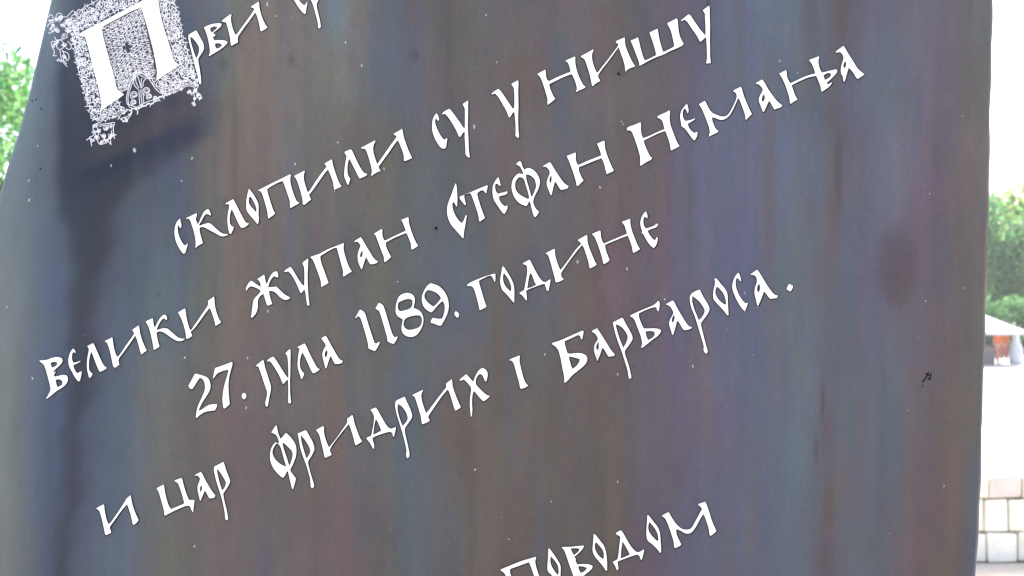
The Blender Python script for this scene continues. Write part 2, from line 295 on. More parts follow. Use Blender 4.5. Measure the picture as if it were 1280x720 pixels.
# ---------------------------------------------------------------- lettering
LETTERS = """
@205,230
с: 158,345 120,385 104,450 104,510 116,570 142,628 172,675 192,698 212,692 240,598 236,594 214,612 196,606 168,560 144,500 136,440 140,415 146,412 160,440 172,436 176,400 166,372 162,346
к: 220,340 330,290 328,320 318,345 322,365 335,395 342,400 352,378 365,345 385,300 405,270 430,252 450,254 470,300 466,318 448,306 430,298 412,306 396,330 375,370 352,405 352,412 365,415 385,404 440,388 470,396 520,445 560,478 590,498 640,500 636,512 600,524 570,524 520,498 450,458 400,432 382,430 365,434 356,436 356,470 372,530 386,580 390,592 366,604 336,620 322,640 314,634 316,590 312,540 296,470 280,420 258,356 240,346 224,352
л: 618,205 614,195 690,150 700,160 740,240 780,320 812,375 830,390 852,394 840,410 812,432 780,442 766,434 740,390 700,300 682,258 672,262 660,310 656,360 662,400 676,418 698,432 694,452 672,496 656,500 646,470 634,400 632,350 636,300 648,240 652,205 640,202
о: 850,45 862,58 900,110 940,180 948,230 946,300 950,360 940,402 934,402 900,360 840,290 822,260 820,200 826,130 844,60; 858,128 848,150 850,195 870,225 905,262 922,282 924,250 912,210 890,165 868,128
@300,190
п: 182,382 300,320 500,222 512,230 502,260 506,310 524,380 548,450 566,490 594,508 580,522 540,540 506,562 498,540 500,500 478,430 450,350 428,290 380,306 300,350 272,372 276,400 300,480 322,550 338,590 352,612 330,636 300,655 284,668 276,640 274,600 252,520 232,450 216,410 206,392 188,392
и: 540,240 645,186 650,200 636,230 640,280 656,340 672,385 680,404 700,380 770,270 830,190 866,146 848,128 846,114 918,72 924,90 930,130 956,210 980,280 1000,320 1016,345 990,358 956,372 942,384 936,350 932,310 908,240 880,175 840,222 780,310 720,395 692,425 696,445 712,475 680,500 640,532 626,520 626,480 606,400 582,320 562,270
@400,150
л: 244,330 246,318 305,292 320,300 360,390 400,470 432,520 455,534 474,538 466,556 430,574 400,586 388,578 350,500 310,420 294,390 286,400 276,450 274,500 280,555 304,584 302,600 284,650 272,645 248,585 240,560 244,480 254,420 266,365 262,355
и: 412,286 412,276 552,202 556,214 532,260 532,310 548,370 568,430 576,436 600,400 660,315 720,230 764,172 760,158 738,148 738,136 822,88 828,110 838,170 862,240 884,300 908,352 922,380 890,395 850,412 838,404 838,350 816,290 790,225 774,204 740,250 680,340 620,420 590,460 586,475 608,510 580,520 540,540 516,562 510,550 520,510 502,430 478,350 460,305 448,288
@520,110
с: 208,248 186,272 166,310 158,370 162,430 176,480 205,540 240,590 264,608 290,606 300,598 314,505 306,498 292,516 272,510 240,465 208,400 192,350 192,315 198,305 224,332 232,318 230,290 214,262
у: 258,262 275,238 325,208 342,212 380,260 430,330 470,390 482,402 488,395 488,330 488,250 488,200 466,168 470,155 520,124 524,140 520,180 522,260 518,340 520,430 526,520 528,620 540,680 534,698 520,694 492,665 494,620 490,560 486,500 486,440 478,438 440,492 430,488 400,420 360,350 320,290 290,258 266,266
у: 755,62 770,40 822,8 840,18 880,75 930,150 968,205 976,205 982,190 984,100 980,20 974,-10 954,-32 958,-46 1020,-78 1026,-60 1022,20 1024,100 1026,200 1022,260 1022,340 1026,440 1032,490 1026,502 994,482 996,420 992,330 986,270 984,244 972,242 938,296 930,296 904,230 870,170 830,100 800,62 778,54 762,70
@640,50
н: 252,340 334,296 338,310 338,350 352,400 370,410 400,396 470,362 560,325 584,318 582,300 566,240 552,222 534,212 536,204 632,164 634,180 632,220 640,270 660,340 686,400 712,448 738,470 716,488 670,504 644,522 640,514 650,490 640,440 622,390 600,345 580,346 500,378 420,418 380,438 372,445 380,480 400,530 420,570 434,584 420,602 370,640 356,650 352,640 356,590 340,540 320,470 296,400 270,355
и: 688,170 690,160 814,92 818,100 800,140 800,180 812,240 836,300 850,326 862,320 900,265 950,205 1000,140 1062,58 1062,40 1038,25 1040,10 1126,-26 1130,-10 1130,40 1150,100 1180,170 1210,230 1234,262 1205,275 1160,290 1136,318 1132,300 1126,250 1112,200 1090,140 1072,90 1066,72 1020,135 960,218 910,280 864,345 862,370 884,408 850,428 830,440 808,464 798,455 792,420 778,350 756,280 730,200 712,182
@750,0
ш: 306,406 382,374 388,400 402,460 420,530 440,590 450,602 480,592 560,552 556,520 540,460 516,390 494,325 576,286 582,310 590,370 604,430 622,490 634,520 660,508 740,466 738,440 726,380 710,310 674,240 674,230 770,182 778,200 782,260 790,330 806,380 838,440 826,455 760,488 700,510 640,545 560,572 480,612 400,658 394,655 390,620 366,560 340,490
у: 808,205 830,185 885,142 905,150 950,220 1000,290 1050,352 1056,340 1054,260 1050,180 1048,130 1028,110 1030,98 1090,56 1098,70 1098,160 1102,250 1100,340 1100,450 1102,560 1108,630 1064,636 1060,625 1070,590 1068,500 1064,420 1060,372 1050,378 1004,420 996,412 970,360 920,290 870,215 845,196 816,212
@40,420
В: 72,245 150,238 210,212 270,208 304,228 306,262 280,292 220,345 214,358 216,365 240,350 236,362 222,385 220,402 240,405 310,385 350,395 362,430 352,470 320,505 240,555 200,590 148,630 140,626 160,590 186,540 182,510 160,420 138,340 118,285 84,262; 186,272 200,315 235,302 254,280 244,262 215,258; 236,440 250,500 262,510 300,486 304,455 285,436 255,434
е: 412,124 436,150 434,175 426,168 420,160 404,172 398,210 402,240 414,268 440,262 486,248 484,258 450,275 420,288 414,296 420,320 440,360 455,372 480,356 496,352 496,380 482,440 472,456 452,446 420,400 395,350 372,310 362,270 362,230 376,175 396,140
л: 552,100 612,70 622,85 655,160 690,240 715,290 730,304 750,318 720,342 684,358 670,350 640,280 610,200 594,158 584,180 572,240 568,300 574,350 606,376 596,405 576,420 568,412 552,350 546,290 552,220 566,150 568,125 556,112
@120,365
и: 88,490 165,452 168,480 178,550 195,610 212,650 240,625 290,545 345,470 380,420 378,405 364,388 364,375 428,332 434,350 440,410 462,480 486,540 508,586 480,605 456,626 444,610 430,550 410,480 392,436 350,500 290,585 225,670 228,700 235,727 220,738 190,758 172,748 160,700 150,640 130,560 108,505 94,502
к: 496,295 566,260 572,280 576,320 588,358 600,330 620,290 650,245 684,224 700,230 714,260 706,284 690,272 678,262 655,282 630,320 608,372 612,380 650,364 710,360 740,385 790,430 830,460 888,468 880,482 840,494 800,488 740,450 680,405 640,392 606,404 608,430 620,490 636,545 610,565 582,580 574,570 566,510 548,430 526,350 504,310
и: 818,205 890,162 896,180 902,230 916,300 936,370 950,384 980,335 1040,250 1090,175 1124,125 1116,90 1180,44 1186,60 1188,130 1204,200 1226,260 1252,306 1225,322 1200,338 1192,335 1184,290 1162,220 1138,158 1100,205 1040,290 980,370 944,400 958,420 962,440 930,462 908,470 900,460 896,410 876,330 850,260 828,220
@295,320
ж: 212,232 280,186 288,200 294,240 304,280 312,270 330,220 360,172 390,152 412,154 424,190 420,218 405,212 380,202 356,226 332,270 322,315 350,310 405,304 425,325 470,370 515,402 544,412 534,430 505,440 480,438 440,415 400,370 370,350 330,350 336,390 350,440 362,478 340,490 316,498 304,480 290,430 274,380 250,392 228,420 218,450 220,510 212,550 190,590 160,618 148,612 156,570 164,500 172,440 200,405 240,365 244,345 215,325 170,306 140,304 118,325 104,352 96,340 104,305 130,262 152,246 175,258 210,286 250,310 240,265 226,244
у: 480,158 488,144 540,108 556,115 600,190 640,255 672,296 682,290 684,200 682,120 666,75 664,66 718,24 724,30 720,110 716,200 718,290 722,360 728,430 736,490 726,498 712,494 706,460 696,380 690,345 680,340 650,374 638,360 610,290 580,230 550,180 520,154 492,164
@385,260
п: 25,498 30,485 120,455 200,410 290,375 356,350 362,362 354,395 364,450 384,520 410,590 440,636 405,655 356,688 348,680 350,620 330,560 310,480 288,402 270,396 200,432 128,478 122,490 130,540 160,620 196,720 206,750 180,765 135,792 130,780 128,730 100,650 70,570 46,512
а: 464,345 466,328 528,290 540,305 580,375 620,440 660,505 700,535 694,548 660,560 625,564 612,550 580,488 570,520 540,612 530,612 522,590 500,540 494,490 500,440 516,400 524,375 505,345 485,335; 540,425 524,460 520,485 534,494 544,470 546,435
н: 660,256 740,208 746,225 742,270 756,310 768,326 860,280 975,228 968,200 948,150 932,118 1004,90 1008,105 1008,140 1024,200 1048,270 1076,335 1102,378 1080,395 1040,418 1032,410 1030,360 1010,310 990,258 980,250 860,300 778,345 780,380 800,430 832,490 805,515 768,544 760,535 760,495 730,420 700,340 676,274
@545,215
С: 195,112 206,130 212,200 216,300 208,350 192,325 176,298 164,310 166,360 186,420 220,475 255,510 268,500 300,428 308,432 296,520 280,600 276,662 268,664 240,632 200,585 150,530 118,460 108,400 112,340 132,280 160,210 180,150
т: 236,245 280,228 360,195 440,160 512,132 520,142 510,175 502,216 490,205 475,185 455,182 415,208 412,225 430,290 456,370 490,460 470,474 440,496 430,490 424,440 404,370 376,290 352,225 340,212 285,230 282,250 300,320 288,334 262,298 236,268
е: 624,50 634,70 648,140 632,138 616,120 596,116 590,150 600,195 620,216 660,205 712,192 720,200 700,228 660,236 632,244 630,262 650,310 690,344 714,332 718,345 706,390 684,420 668,412 640,375 600,315 574,272 562,200 566,140 592,85
@630,165
ф: 122,325 125,310 160,288 172,300 184,340 205,378 220,366 240,355 280,368 320,400 345,440 360,480 358,530 340,580 312,630 290,690 300,730 320,768 350,795 344,815 325,842 306,852 292,830 276,770 264,712 250,690 240,720 225,742 185,730 135,700 95,640 74,570 74,520 94,460 130,420 160,412 195,425 180,380 160,345 140,335; 150,452 115,490 110,560 136,608 180,640 240,670 252,655 236,590 214,520 200,470 175,455; 218,425 226,480 250,560 272,640 282,645 310,580 322,540 310,480 286,450 250,428
а: 388,345 410,326 460,300 474,315 510,380 550,440 600,510 648,545 630,568 600,574 570,580 556,565 530,520 512,494 500,530 476,632 466,630 440,570 424,520 432,470 452,430 458,400 440,365 410,345 392,352; 468,435 456,465 455,500 464,512 474,490 476,450
н: 626,240 716,204 720,225 716,270 728,310 742,330 830,290 960,238 972,232 960,190 940,140 930,115 1002,86 1008,100 1008,150 1024,210 1050,280 1080,350 1100,385 1080,400 1050,410 1030,424 1020,400 1006,340 990,290 974,262 880,298 800,332 748,352 750,390 770,440 796,486 770,510 740,540 726,538 720,500 700,430 675,360 650,290 632,255
@775,125
Н: 66,290 76,270 140,248 206,222 212,240 208,290 216,350 232,380 290,360 360,325 444,290 430,230 415,196 370,176 380,155 440,132 494,102 502,120 496,170 500,230 520,290 546,360 572,425 596,460 570,478 530,496 512,508 505,490 496,430 476,370 452,310 380,335 300,375 238,405 246,440 270,500 300,560 322,580 310,600 260,622 206,660 200,640 204,580 180,490 150,400 120,320 100,304 74,305
е: 668,38 680,60 688,115 674,136 665,105 650,84 634,95 626,130 632,180 656,210 700,200 754,182 748,196 710,220 680,236 684,265 710,305 745,330 774,316 774,360 745,406 730,395 695,350 655,290 614,262 610,230 598,170 606,120 632,75
м: 788,42 846,8 860,20 880,70 912,120 960,145 1020,168 1070,158 1100,120 1130,60 1160,0 1168,-40 1160,-70 1130,-88 1134,-98 1208,-134 1216,-125 1236,-50 1260,10 1290,80 1320,142 1290,168 1260,200 1254,190 1248,140 1222,70 1200,10 1180,-25 1166,20 1130,100 1090,165 1040,198 1000,200 950,180 922,172 922,200 944,260 960,290 988,314 970,328 920,350 890,368 890,345 900,320 886,260 856,180 820,90
@860,85
а: 678,160 680,148 740,114 754,125 790,190 840,265 890,330 944,375 930,395 890,405 866,418 850,395 820,338 808,330 790,375 760,438 748,438 728,380 708,340 708,300 726,260 748,225 745,205 720,175 700,160; 755,262 742,290 738,325 750,338 764,320 768,285
@950,45
њ: 192,375 262,340 268,355 268,400 284,440 304,472 380,435 470,395 552,374 540,330 515,275 490,240 590,202 594,215 582,250 590,300 604,340 620,366 680,350 762,332 774,345 768,370 730,410 690,450 664,470 680,482 722,462 722,470 700,500 670,525 620,558 610,550 604,500 584,450 562,398 480,415 400,450 316,492 330,530 350,590 376,636 340,655 306,680 298,670 294,620 276,560 248,480 220,420; 634,395 650,440 690,418 710,395 705,372 670,370
а: 756,158 780,135 834,98 846,108 880,170 930,250 980,330 1046,384 1020,402 976,430 960,415 925,355 888,318 880,340 856,430 844,462 834,450 826,400 806,370 808,310 824,260 836,220 826,185 800,160 765,168; 852,252 838,275 834,310 848,322 858,300 862,270
@225,440
2: 150,215 210,228 280,254 302,300 308,350 292,400 260,450 220,510 190,575 192,588 230,565 280,530 330,520 372,520 370,545 350,585 300,590 245,600 200,630 166,660 156,655 162,600 180,530 215,460 245,390 250,340 240,290 215,262 192,265 170,300 125,370 100,368 82,340 100,305
7: 350,160 420,135 522,98 528,115 510,180 492,250 484,330 488,420 498,520 475,545 440,568 430,550 422,480 430,390 448,310 470,240 485,185 475,178 420,192 370,215 330,272 334,220
.: 640,405 664,425 662,455 644,475 622,465 614,440 622,415
ј: 758,148 762,130 832,78 840,95 850,150 876,230 902,310 912,350 906,400 894,450 886,500 876,545 862,548 850,520 856,490 870,430 870,395 850,340 826,270 804,200 780,140
у: 868,92 885,68 930,46 945,55 990,125 1030,190 1070,250 1084,256 1082,150 1078,80 1070,30 1052,18 1058,5 1100,-32 1106,-20 1106,60 1104,160 1102,260 1100,350 1104,440 1112,505 1100,516 1082,508 1082,420 1082,330 1080,280 1070,280 1034,320 1022,310 1000,250 960,180 920,115 895,92 872,98
@325,400
л: 375,280 376,268 445,233 456,245 490,320 530,400 562,460 578,482 600,492 580,510 538,534 522,528 490,460 450,370 424,325 412,350 400,400 398,450 408,490 424,515 442,532 438,555 420,592 410,588 396,540 376,480 374,420 382,350 392,300 394,284
а: 612,185 616,178 655,158 668,168 700,230 740,300 775,362 800,396 828,408 820,430 790,440 750,440 738,425 716,375 704,360 690,400 664,484 654,482 640,430 622,360 622,330 640,285 658,260 650,235 628,208; 664,300 648,330 648,360 660,375 670,355 676,315
@435,350
1: 70,385 75,370 118,296 130,298 165,320 178,350 200,430 230,520 252,590 268,632 284,635 310,616 318,628 300,670 270,712 240,702 204,685 200,640 186,580 160,490 136,410 120,372 98,362 82,382
1: 274,290 278,275 305,230 320,230 350,250 364,280 386,350 412,440 436,520 458,566 474,572 496,560 498,572 480,610 458,640 425,632 394,612 390,570 378,530 350,430 322,340 310,308 288,296
8: 515,155 560,132 610,126 648,145 668,175 670,210 662,250 655,280 690,290 725,312 748,350 756,390 752,440 730,495 700,540 665,565 625,572 580,562 548,535 534,500 534,460 548,400 540,390 505,372 482,345 474,310 478,250 495,190; 505,225 498,260 500,290 520,312 560,305 610,290 636,268 646,235 644,205 620,190 590,190 545,205; 575,382 556,420 556,455 575,485 610,500 655,492 700,478 728,455 738,420 738,380 720,356 690,352 630,362
9: 795,50 830,30 850,38 900,52 945,90 975,130 998,180 1010,240 1006,300 990,350 960,410 930,458 900,456 870,440 828,428 826,410 848,376 900,388 940,386 958,345 968,290 964,240 948,212 925,225 885,270 838,325 800,312 760,275 738,225 736,170 756,110; 795,102 770,130 762,165 778,200 810,235 850,262 872,255 905,215 930,182 910,150 870,120 830,105
.: 1080,310 1108,330 1112,352 1100,378 1078,368 1062,345 1066,320
@580,305
г: 28,414 34,402 100,365 200,325 310,294 316,310 312,380 304,378 290,345 274,318 250,318 190,345 150,368 152,390 176,470 205,570 226,625 200,645 158,662 150,640 136,570 110,480 92,434 70,420 36,422
о: 388,220 400,226 440,290 480,360 500,410 504,460 504,540 502,588 490,582 450,530 408,485 380,462 362,400 360,350 372,290 380,240; 400,290 390,320 392,370 412,420 445,455 466,475 474,450 466,400 440,345
д: 588,200 590,190 655,156 670,175 705,250 750,330 785,372 812,382 864,352 866,370 845,470 828,465 808,400 770,406 720,425 660,448 625,465 622,480 630,520 628,568 612,556 590,520 555,495 556,486 600,460 606,430 626,330 634,250 624,215 605,206; 665,285 650,330 632,445 670,432 722,410 700,370 680,310
@675,255
и: 54,498 60,488 148,446 150,455 150,500 168,570 190,630 204,660 230,630 300,535 360,450 412,398 398,380 378,364 380,356 470,308 474,325 476,380 494,440 526,520 552,580 568,604 550,620 500,645 492,635 484,580 460,500 435,430 420,410 370,470 300,560 216,680 210,700 216,730 240,752 200,775 160,785 152,775 148,740 130,680 110,600 88,530 76,505
н: 520,305 525,294 602,264 608,280 608,320 622,370 640,396 660,385 740,350 868,298 862,270 846,215 820,184 822,176 900,148 904,160 904,200 920,270 948,340 975,410 1000,450 990,460 936,490 926,480 920,430 900,370 878,315 790,350 650,408 656,450 676,510 698,560 680,578 640,602 630,590 624,550 600,470 572,390 545,325
е: 1058,72 1072,100 1078,130 1068,146 1056,130 1044,128 1034,150 1034,190 1042,225 1062,245 1110,228 1150,212 1160,196 1180,200 1180,215 1160,235 1110,252 1080,265 1082,285 1105,320 1135,355 1152,360 1166,330 1178,335 1176,370 1164,410 1140,440 1118,430 1085,395 1055,345 1036,305 1014,288 1022,272 1008,235 1000,190 1008,150 1030,100
@110,585
и: 82,408 90,394 158,362 164,380 168,430 185,510 204,562 230,540 300,440 376,322 378,308 425,272 430,280 440,350 470,440 506,520 490,545 455,572 446,560 430,480 405,400 390,362 340,420 218,590 220,610 232,628 230,650 180,672 170,665 160,610 138,510 112,425
ц: 686,208 692,196 758,164 762,180 768,230 784,300 804,370 830,410 880,390 960,355 958,335 935,250 905,165 890,145 864,132 868,122 934,98 942,105 960,180 985,260 1010,318 1066,320 1062,360 1048,450 1036,425 1020,385 990,374 900,412 830,445 770,478 762,468 760,430 730,320 705,235
а: 1064,76 1072,66 1128,38 1140,50 1180,130 1220,200 1250,245 1276,275 1260,300 1215,306 1205,290 1175,235 1166,228 1154,260 1126,330 1120,330 1108,280 1092,215 1096,175 1114,130 1120,105 1098,76 1078,78; 1134,165 1120,195 1120,228 1130,240 1140,205
@190,570
р: 622,105 715,58 722,70 745,150 782,240 780,270 745,330 716,370 712,385 725,450 745,530 755,575 762,630 752,644 736,640 728,610 728,575 716,510 690,400 650,280 626,190 616,135; 648,122 654,170 675,260 702,345 722,320 740,280 736,255 690,175
@325,525
ф: 112,125 160,52 168,58 180,120 202,185 215,180 258,128 275,138 320,185 355,240 366,290 362,360 345,410 320,465 302,500 312,520 360,585 352,620 330,694 320,690 300,610 280,515 268,515 255,550 232,580 205,565 150,510 115,450 98,390 100,320 120,260 155,220 180,232 192,225 170,160 145,140; 165,232 140,270 120,320 145,385 200,440 258,465 260,455 235,380 215,300 195,248; 224,225 232,270 270,380 292,460 310,420 328,350 320,310 290,280 250,240
р: 376,132 390,130 455,100 470,112 500,170 530,220 546,280 542,310 510,370 480,412 482,440 500,510 520,580 542,645 540,670 524,684 506,670 504,610 495,560 462,450 430,370 404,290 388,200; 408,150 412,200 435,290 465,385 490,350 506,310 490,265 450,200
@375,500
и: 160,302 166,295 234,258 240,268 240,330 262,410 290,475 310,450 380,360 476,218 470,190 476,182 524,148 530,158 545,230 576,320 600,380 622,414 600,430 556,455 548,440 530,360 500,270 488,240 430,310 330,440 298,495 302,515 318,545 295,560 250,580 244,565 230,500 206,400 190,340
д: 704,100 710,92 755,75 772,88 805,150 850,230 880,272 910,288 958,270 960,285 942,365 930,366 922,330 900,316 830,335 760,360 724,380 730,410 744,455 740,492 728,485 700,430 664,388 668,376 710,358 718,330 735,240 742,170 728,130; 758,190 745,240 732,345 770,330 812,305 800,275 775,215
@445,490
р: 400,85 485,45 492,52 510,100 545,170 562,230 560,260 530,305 495,350 486,380 495,430 512,500 524,560 536,610 534,645 520,662 504,655 500,620 506,590 495,530 470,430 440,330 408,230 390,150 390,110; 420,118 414,170 435,260 465,340 500,305 520,260 500,200 460,145
@510,455
и: 42,315 50,305 145,258 152,265 132,300 136,350 155,420 180,490 205,465 290,350 384,230 378,200 385,190 436,152 442,162 448,230 480,320 510,390 528,432 515,445 474,468 464,450 440,370 412,280 396,256 340,320 204,520 204,535 220,565 195,585 145,602 136,590 130,530 100,430 75,350 62,325
х: 514,165 518,152 582,102 596,110 640,165 652,176 665,140 690,85 720,50 748,38 775,52 796,80 798,120 782,176 770,174 758,140 740,108 722,100 700,112 680,150 676,190 685,212 740,270 790,312 818,318 810,335 758,374 745,368 700,320 664,272 650,282 642,340 640,400 646,460 636,528 628,526 622,470 616,410 622,320 634,240 600,195 560,155 530,168
@620,400
І: 134,405 140,390 236,354 240,365 234,410 250,480 275,580 300,635 322,655 300,674 252,690 240,680 230,620 205,540 180,440 160,408
Б: 556,240 562,228 640,205 740,160 865,105 878,115 870,160 862,194 850,190 840,158 820,150 740,190 686,212 690,250 715,330 740,338 800,328 860,332 900,350 915,380 912,410 890,450 830,500 760,555 720,605 690,628 680,620 684,590 676,540 660,470 650,400 630,320 610,280 580,256; 728,366 738,410 755,470 768,488 810,455 834,415 836,392 800,380 760,370
а: 958,115 965,106 1012,80 1022,92 1060,155 1110,235 1150,300 1190,345 1180,360 1125,368 1112,350 1080,290 1060,275 1050,320 1018,410 1010,405 990,350 975,295 985,250 1015,205 1018,180 990,135 968,125; 1026,215 1008,250 1004,285 1016,302 1028,270
@735,365
р: 248,305 256,298 342,256 352,264 385,330 425,395 448,450 445,480 405,540 366,590 370,620 390,680 410,740 428,820 436,850 424,870 410,866 402,835 400,800 375,715 345,620 300,500 268,400; 278,320 284,360 310,450 352,558 380,510 398,460 390,420 340,350
Б: 418,240 424,232 500,195 660,130 700,88 716,98 720,130 704,196 692,185 682,152 640,156 550,192 508,215 510,250 535,320 560,365 640,362 700,364 728,380 730,400 700,440 640,480 600,515 540,560 530,552 544,520 530,450 500,370 470,290 450,258; 574,396 584,440 600,480 640,462 668,430 665,402 630,388
а: 780,128 784,116 848,84 860,95 890,155 940,240 990,320 1010,342 1042,352 1020,375 962,382 945,365 905,295 888,290 880,340 850,432 842,430 825,370 808,320 816,280 848,225 855,205 835,165 810,135; 856,230 840,265 838,295 850,306 864,280 866,245
р: 1020,30 1060,-5 1120,-25 1130,0 1160,60 1200,120 1218,165 1208,205 1160,270 1130,310 1132,340 1150,410 1170,490 1185,545 1200,590 1188,618 1170,612 1152,580 1160,550 1145,500 1110,380 1070,250 1030,150 1016,80; 1044,38 1040,90 1066,180 1108,282 1140,250 1168,200 1160,160 1110,90
@735,365
а: 36,395 42,384 90,360 100,372 140,445 190,530 230,590 270,626 255,642 205,648 190,625 158,570 142,558 132,600 98,690 90,688 70,620 55,570 64,520 95,478 100,455 80,415 50,396; 106,495 86,530 82,565 94,582 106,556
@850,325
о: 345,182 370,186 410,240 455,290 478,340 478,420 484,500 486,552 474,555 440,510 360,425 334,395 328,350 336,290 350,240; 368,265 354,300 356,345 385,395 430,435 456,448 460,410 440,345 400,290
с: 586,125 606,170 612,205 604,215 580,182 564,185 555,220 562,280 590,350 630,410 656,432 682,428 670,460 652,508 642,508 610,475 560,390 524,300 520,250 540,180 570,135
а: 704,145 715,134 770,96 784,108 820,165 870,250 920,320 950,350 982,356 970,380 905,390 890,378 850,322 836,320 825,360 800,420 780,460 770,452 758,390 742,330 750,270 770,220 766,175 740,150 712,150; 792,232 774,265 770,305 788,325 802,285
.: 1092,238 1130,258 1126,285 1106,316 1066,294 1074,262
@620,630
п: 44,664 50,652 140,615 250,570 395,528 404,540 390,570 400,620 425,700 460,790 490,840 470,862 420,882 412,870 410,810 380,720 350,630 330,582 250,612 142,650 138,680 160,740 200,840 230,890 200,915 160,932 150,918 150,860 115,760 84,690
о: 525,440 540,448 590,520 630,580 648,620 646,690 648,760 640,800 630,798 600,760 545,700 514,670 512,630 518,560; 548,520 542,560 550,610 590,680 622,710 626,680 622,620 590,570
в: 656,436 664,428 740,428 875,414 880,425 860,460 820,500 782,528 800,550 795,570 815,605 860,598 930,600 968,620 960,650 900,700 860,730 840,800 800,860 790,855 800,800 770,710 730,600 700,510 680,460; 748,444 760,480 780,512 820,480 835,455 820,442; 825,620 830,660 850,690 890,670 910,640 880,628
о: 975,298 995,305 1040,365 1085,420 1105,500 1112,580 1112,665 1100,668 1060,610 990,530 964,480 966,420 974,340; 1000,380 986,410 990,450 1020,510 1070,552 1080,530 1074,470 1040,425
@750,620
д: 156,380 162,365 208,342 228,360 260,420 300,490 340,540 370,562 395,560 440,532 442,550 418,640 406,636 396,600 370,585 280,615 176,655 180,690 186,730 170,745 150,700 126,662 130,655 172,635 182,600 195,480 204,410 180,392; 226,450 215,520 206,625 250,608 298,585 275,540
о: 475,188 490,195 530,250 580,310 602,370 606,440 612,520 612,562 600,570 570,530 520,480 475,448 462,400 464,330 470,240; 494,260 482,300 486,350 520,400 560,440 580,452 584,420 570,360 530,300
м: 618,200 625,190 685,160 695,175 740,250 780,300 830,335 890,335 920,315 960,240 1020,130 1008,108 980,90 984,80 1052,56 1062,70 1090,150 1120,250 1164,350 1150,368 1106,400 1094,390 1088,330 1060,240 1036,180 1010,215 960,310 920,365 880,380 840,370 810,348 764,330 762,370 790,440 814,485 800,500 750,522 740,510 735,450 700,340 670,260 645,215
@225,0
р: 82,350 95,340 160,302 170,312 200,370 235,430 242,490 220,530 185,580 182,600 196,680 208,760 214,820 206,845 194,842 186,800 165,720 140,630 110,500 84,400; 105,365 104,400 130,490 162,585 180,550 196,490 180,450 140,395
в: 238,275 270,255 330,236 395,230 418,240 410,265 370,300 330,330 358,352 330,372 340,402 400,398 460,405 478,425 450,460 390,505 330,540 292,562 288,555 300,520 290,440 270,350 250,300; 305,280 304,305 320,325 350,300 374,275 345,262; 350,438 352,468 372,486 400,475 420,450 400,436 372,432
и: 418,215 422,200 508,138 515,145 508,190 520,260 545,330 558,350 575,330 640,240 700,160 742,95 735,82 708,72 712,62 785,15 792,22 795,80 820,170 850,240 876,275 850,295 810,315 802,305 790,230 765,150 752,125 700,200 640,280 576,370 580,425 545,440 516,462 508,450 500,380 480,290 460,225
с: 1165,-140 1140,-110 1120,-60 1128,-20 1150,20 1180,70 1215,115 1245,142 1256,138 1275,20 1266,20 1252,48 1235,48 1205,20 1175,-20 1158,-60 1156,-90 1164,-100 1190,-75 1196,-90
@360,0
р: 150,-150 240,-200 250,-190 290,-120 320,-60 322,-30 290,30 286,60 300,120 318,190 328,250 326,276 312,286 300,278 300,240 280,160 250,50 210,-40; 190,-120 200,-80 240,-10 268,6 290,-20 290,-50 240,-110
"""
def smooth_loop(P):
    out = []; n = len(P)
    for i in range(n):
        a, p, c = Vector(P[i - 1]), Vector(P[i]), Vector(P[(i + 1) % n])
        u1, u2 = (p - a), (c - p)
        if u1.length < 1e-6 or u2.length < 1e-6: continue
        if abs(u1.angle(u2)) < math.radians(48):
            out.append(tuple(p + (a - p) * min(.25, 2.2 / u1.length))); out.append(tuple(p + (c - p) * min(.25, 2.2 / u2.length)))
        else: out.append(tuple(p))
    return out
def area(P): return .5 * sum(P[i - 1][0] * P[i][1] - P[i][0] * P[i - 1][1] for i in range(len(P)))
shade_v, shade_f = [], []
def shrink(l, k):
    out = []
    m = len(l)
    for i in range(m):
        p0, p1, p2 = Vector(l[i - 1]), Vector(l[i]), Vector(l[(i + 1) % m])
        n1 = Vector(((p1 - p0).y, -(p1 - p0).x)).normalized(); n2 = Vector(((p2 - p1).y, -(p2 - p1).x)).normalized()
        nn = n1 + n2
        nn = nn.normalized() if nn.length > .2 else n1 * 0
        out.append(tuple(p1 - nn * k))
    return out
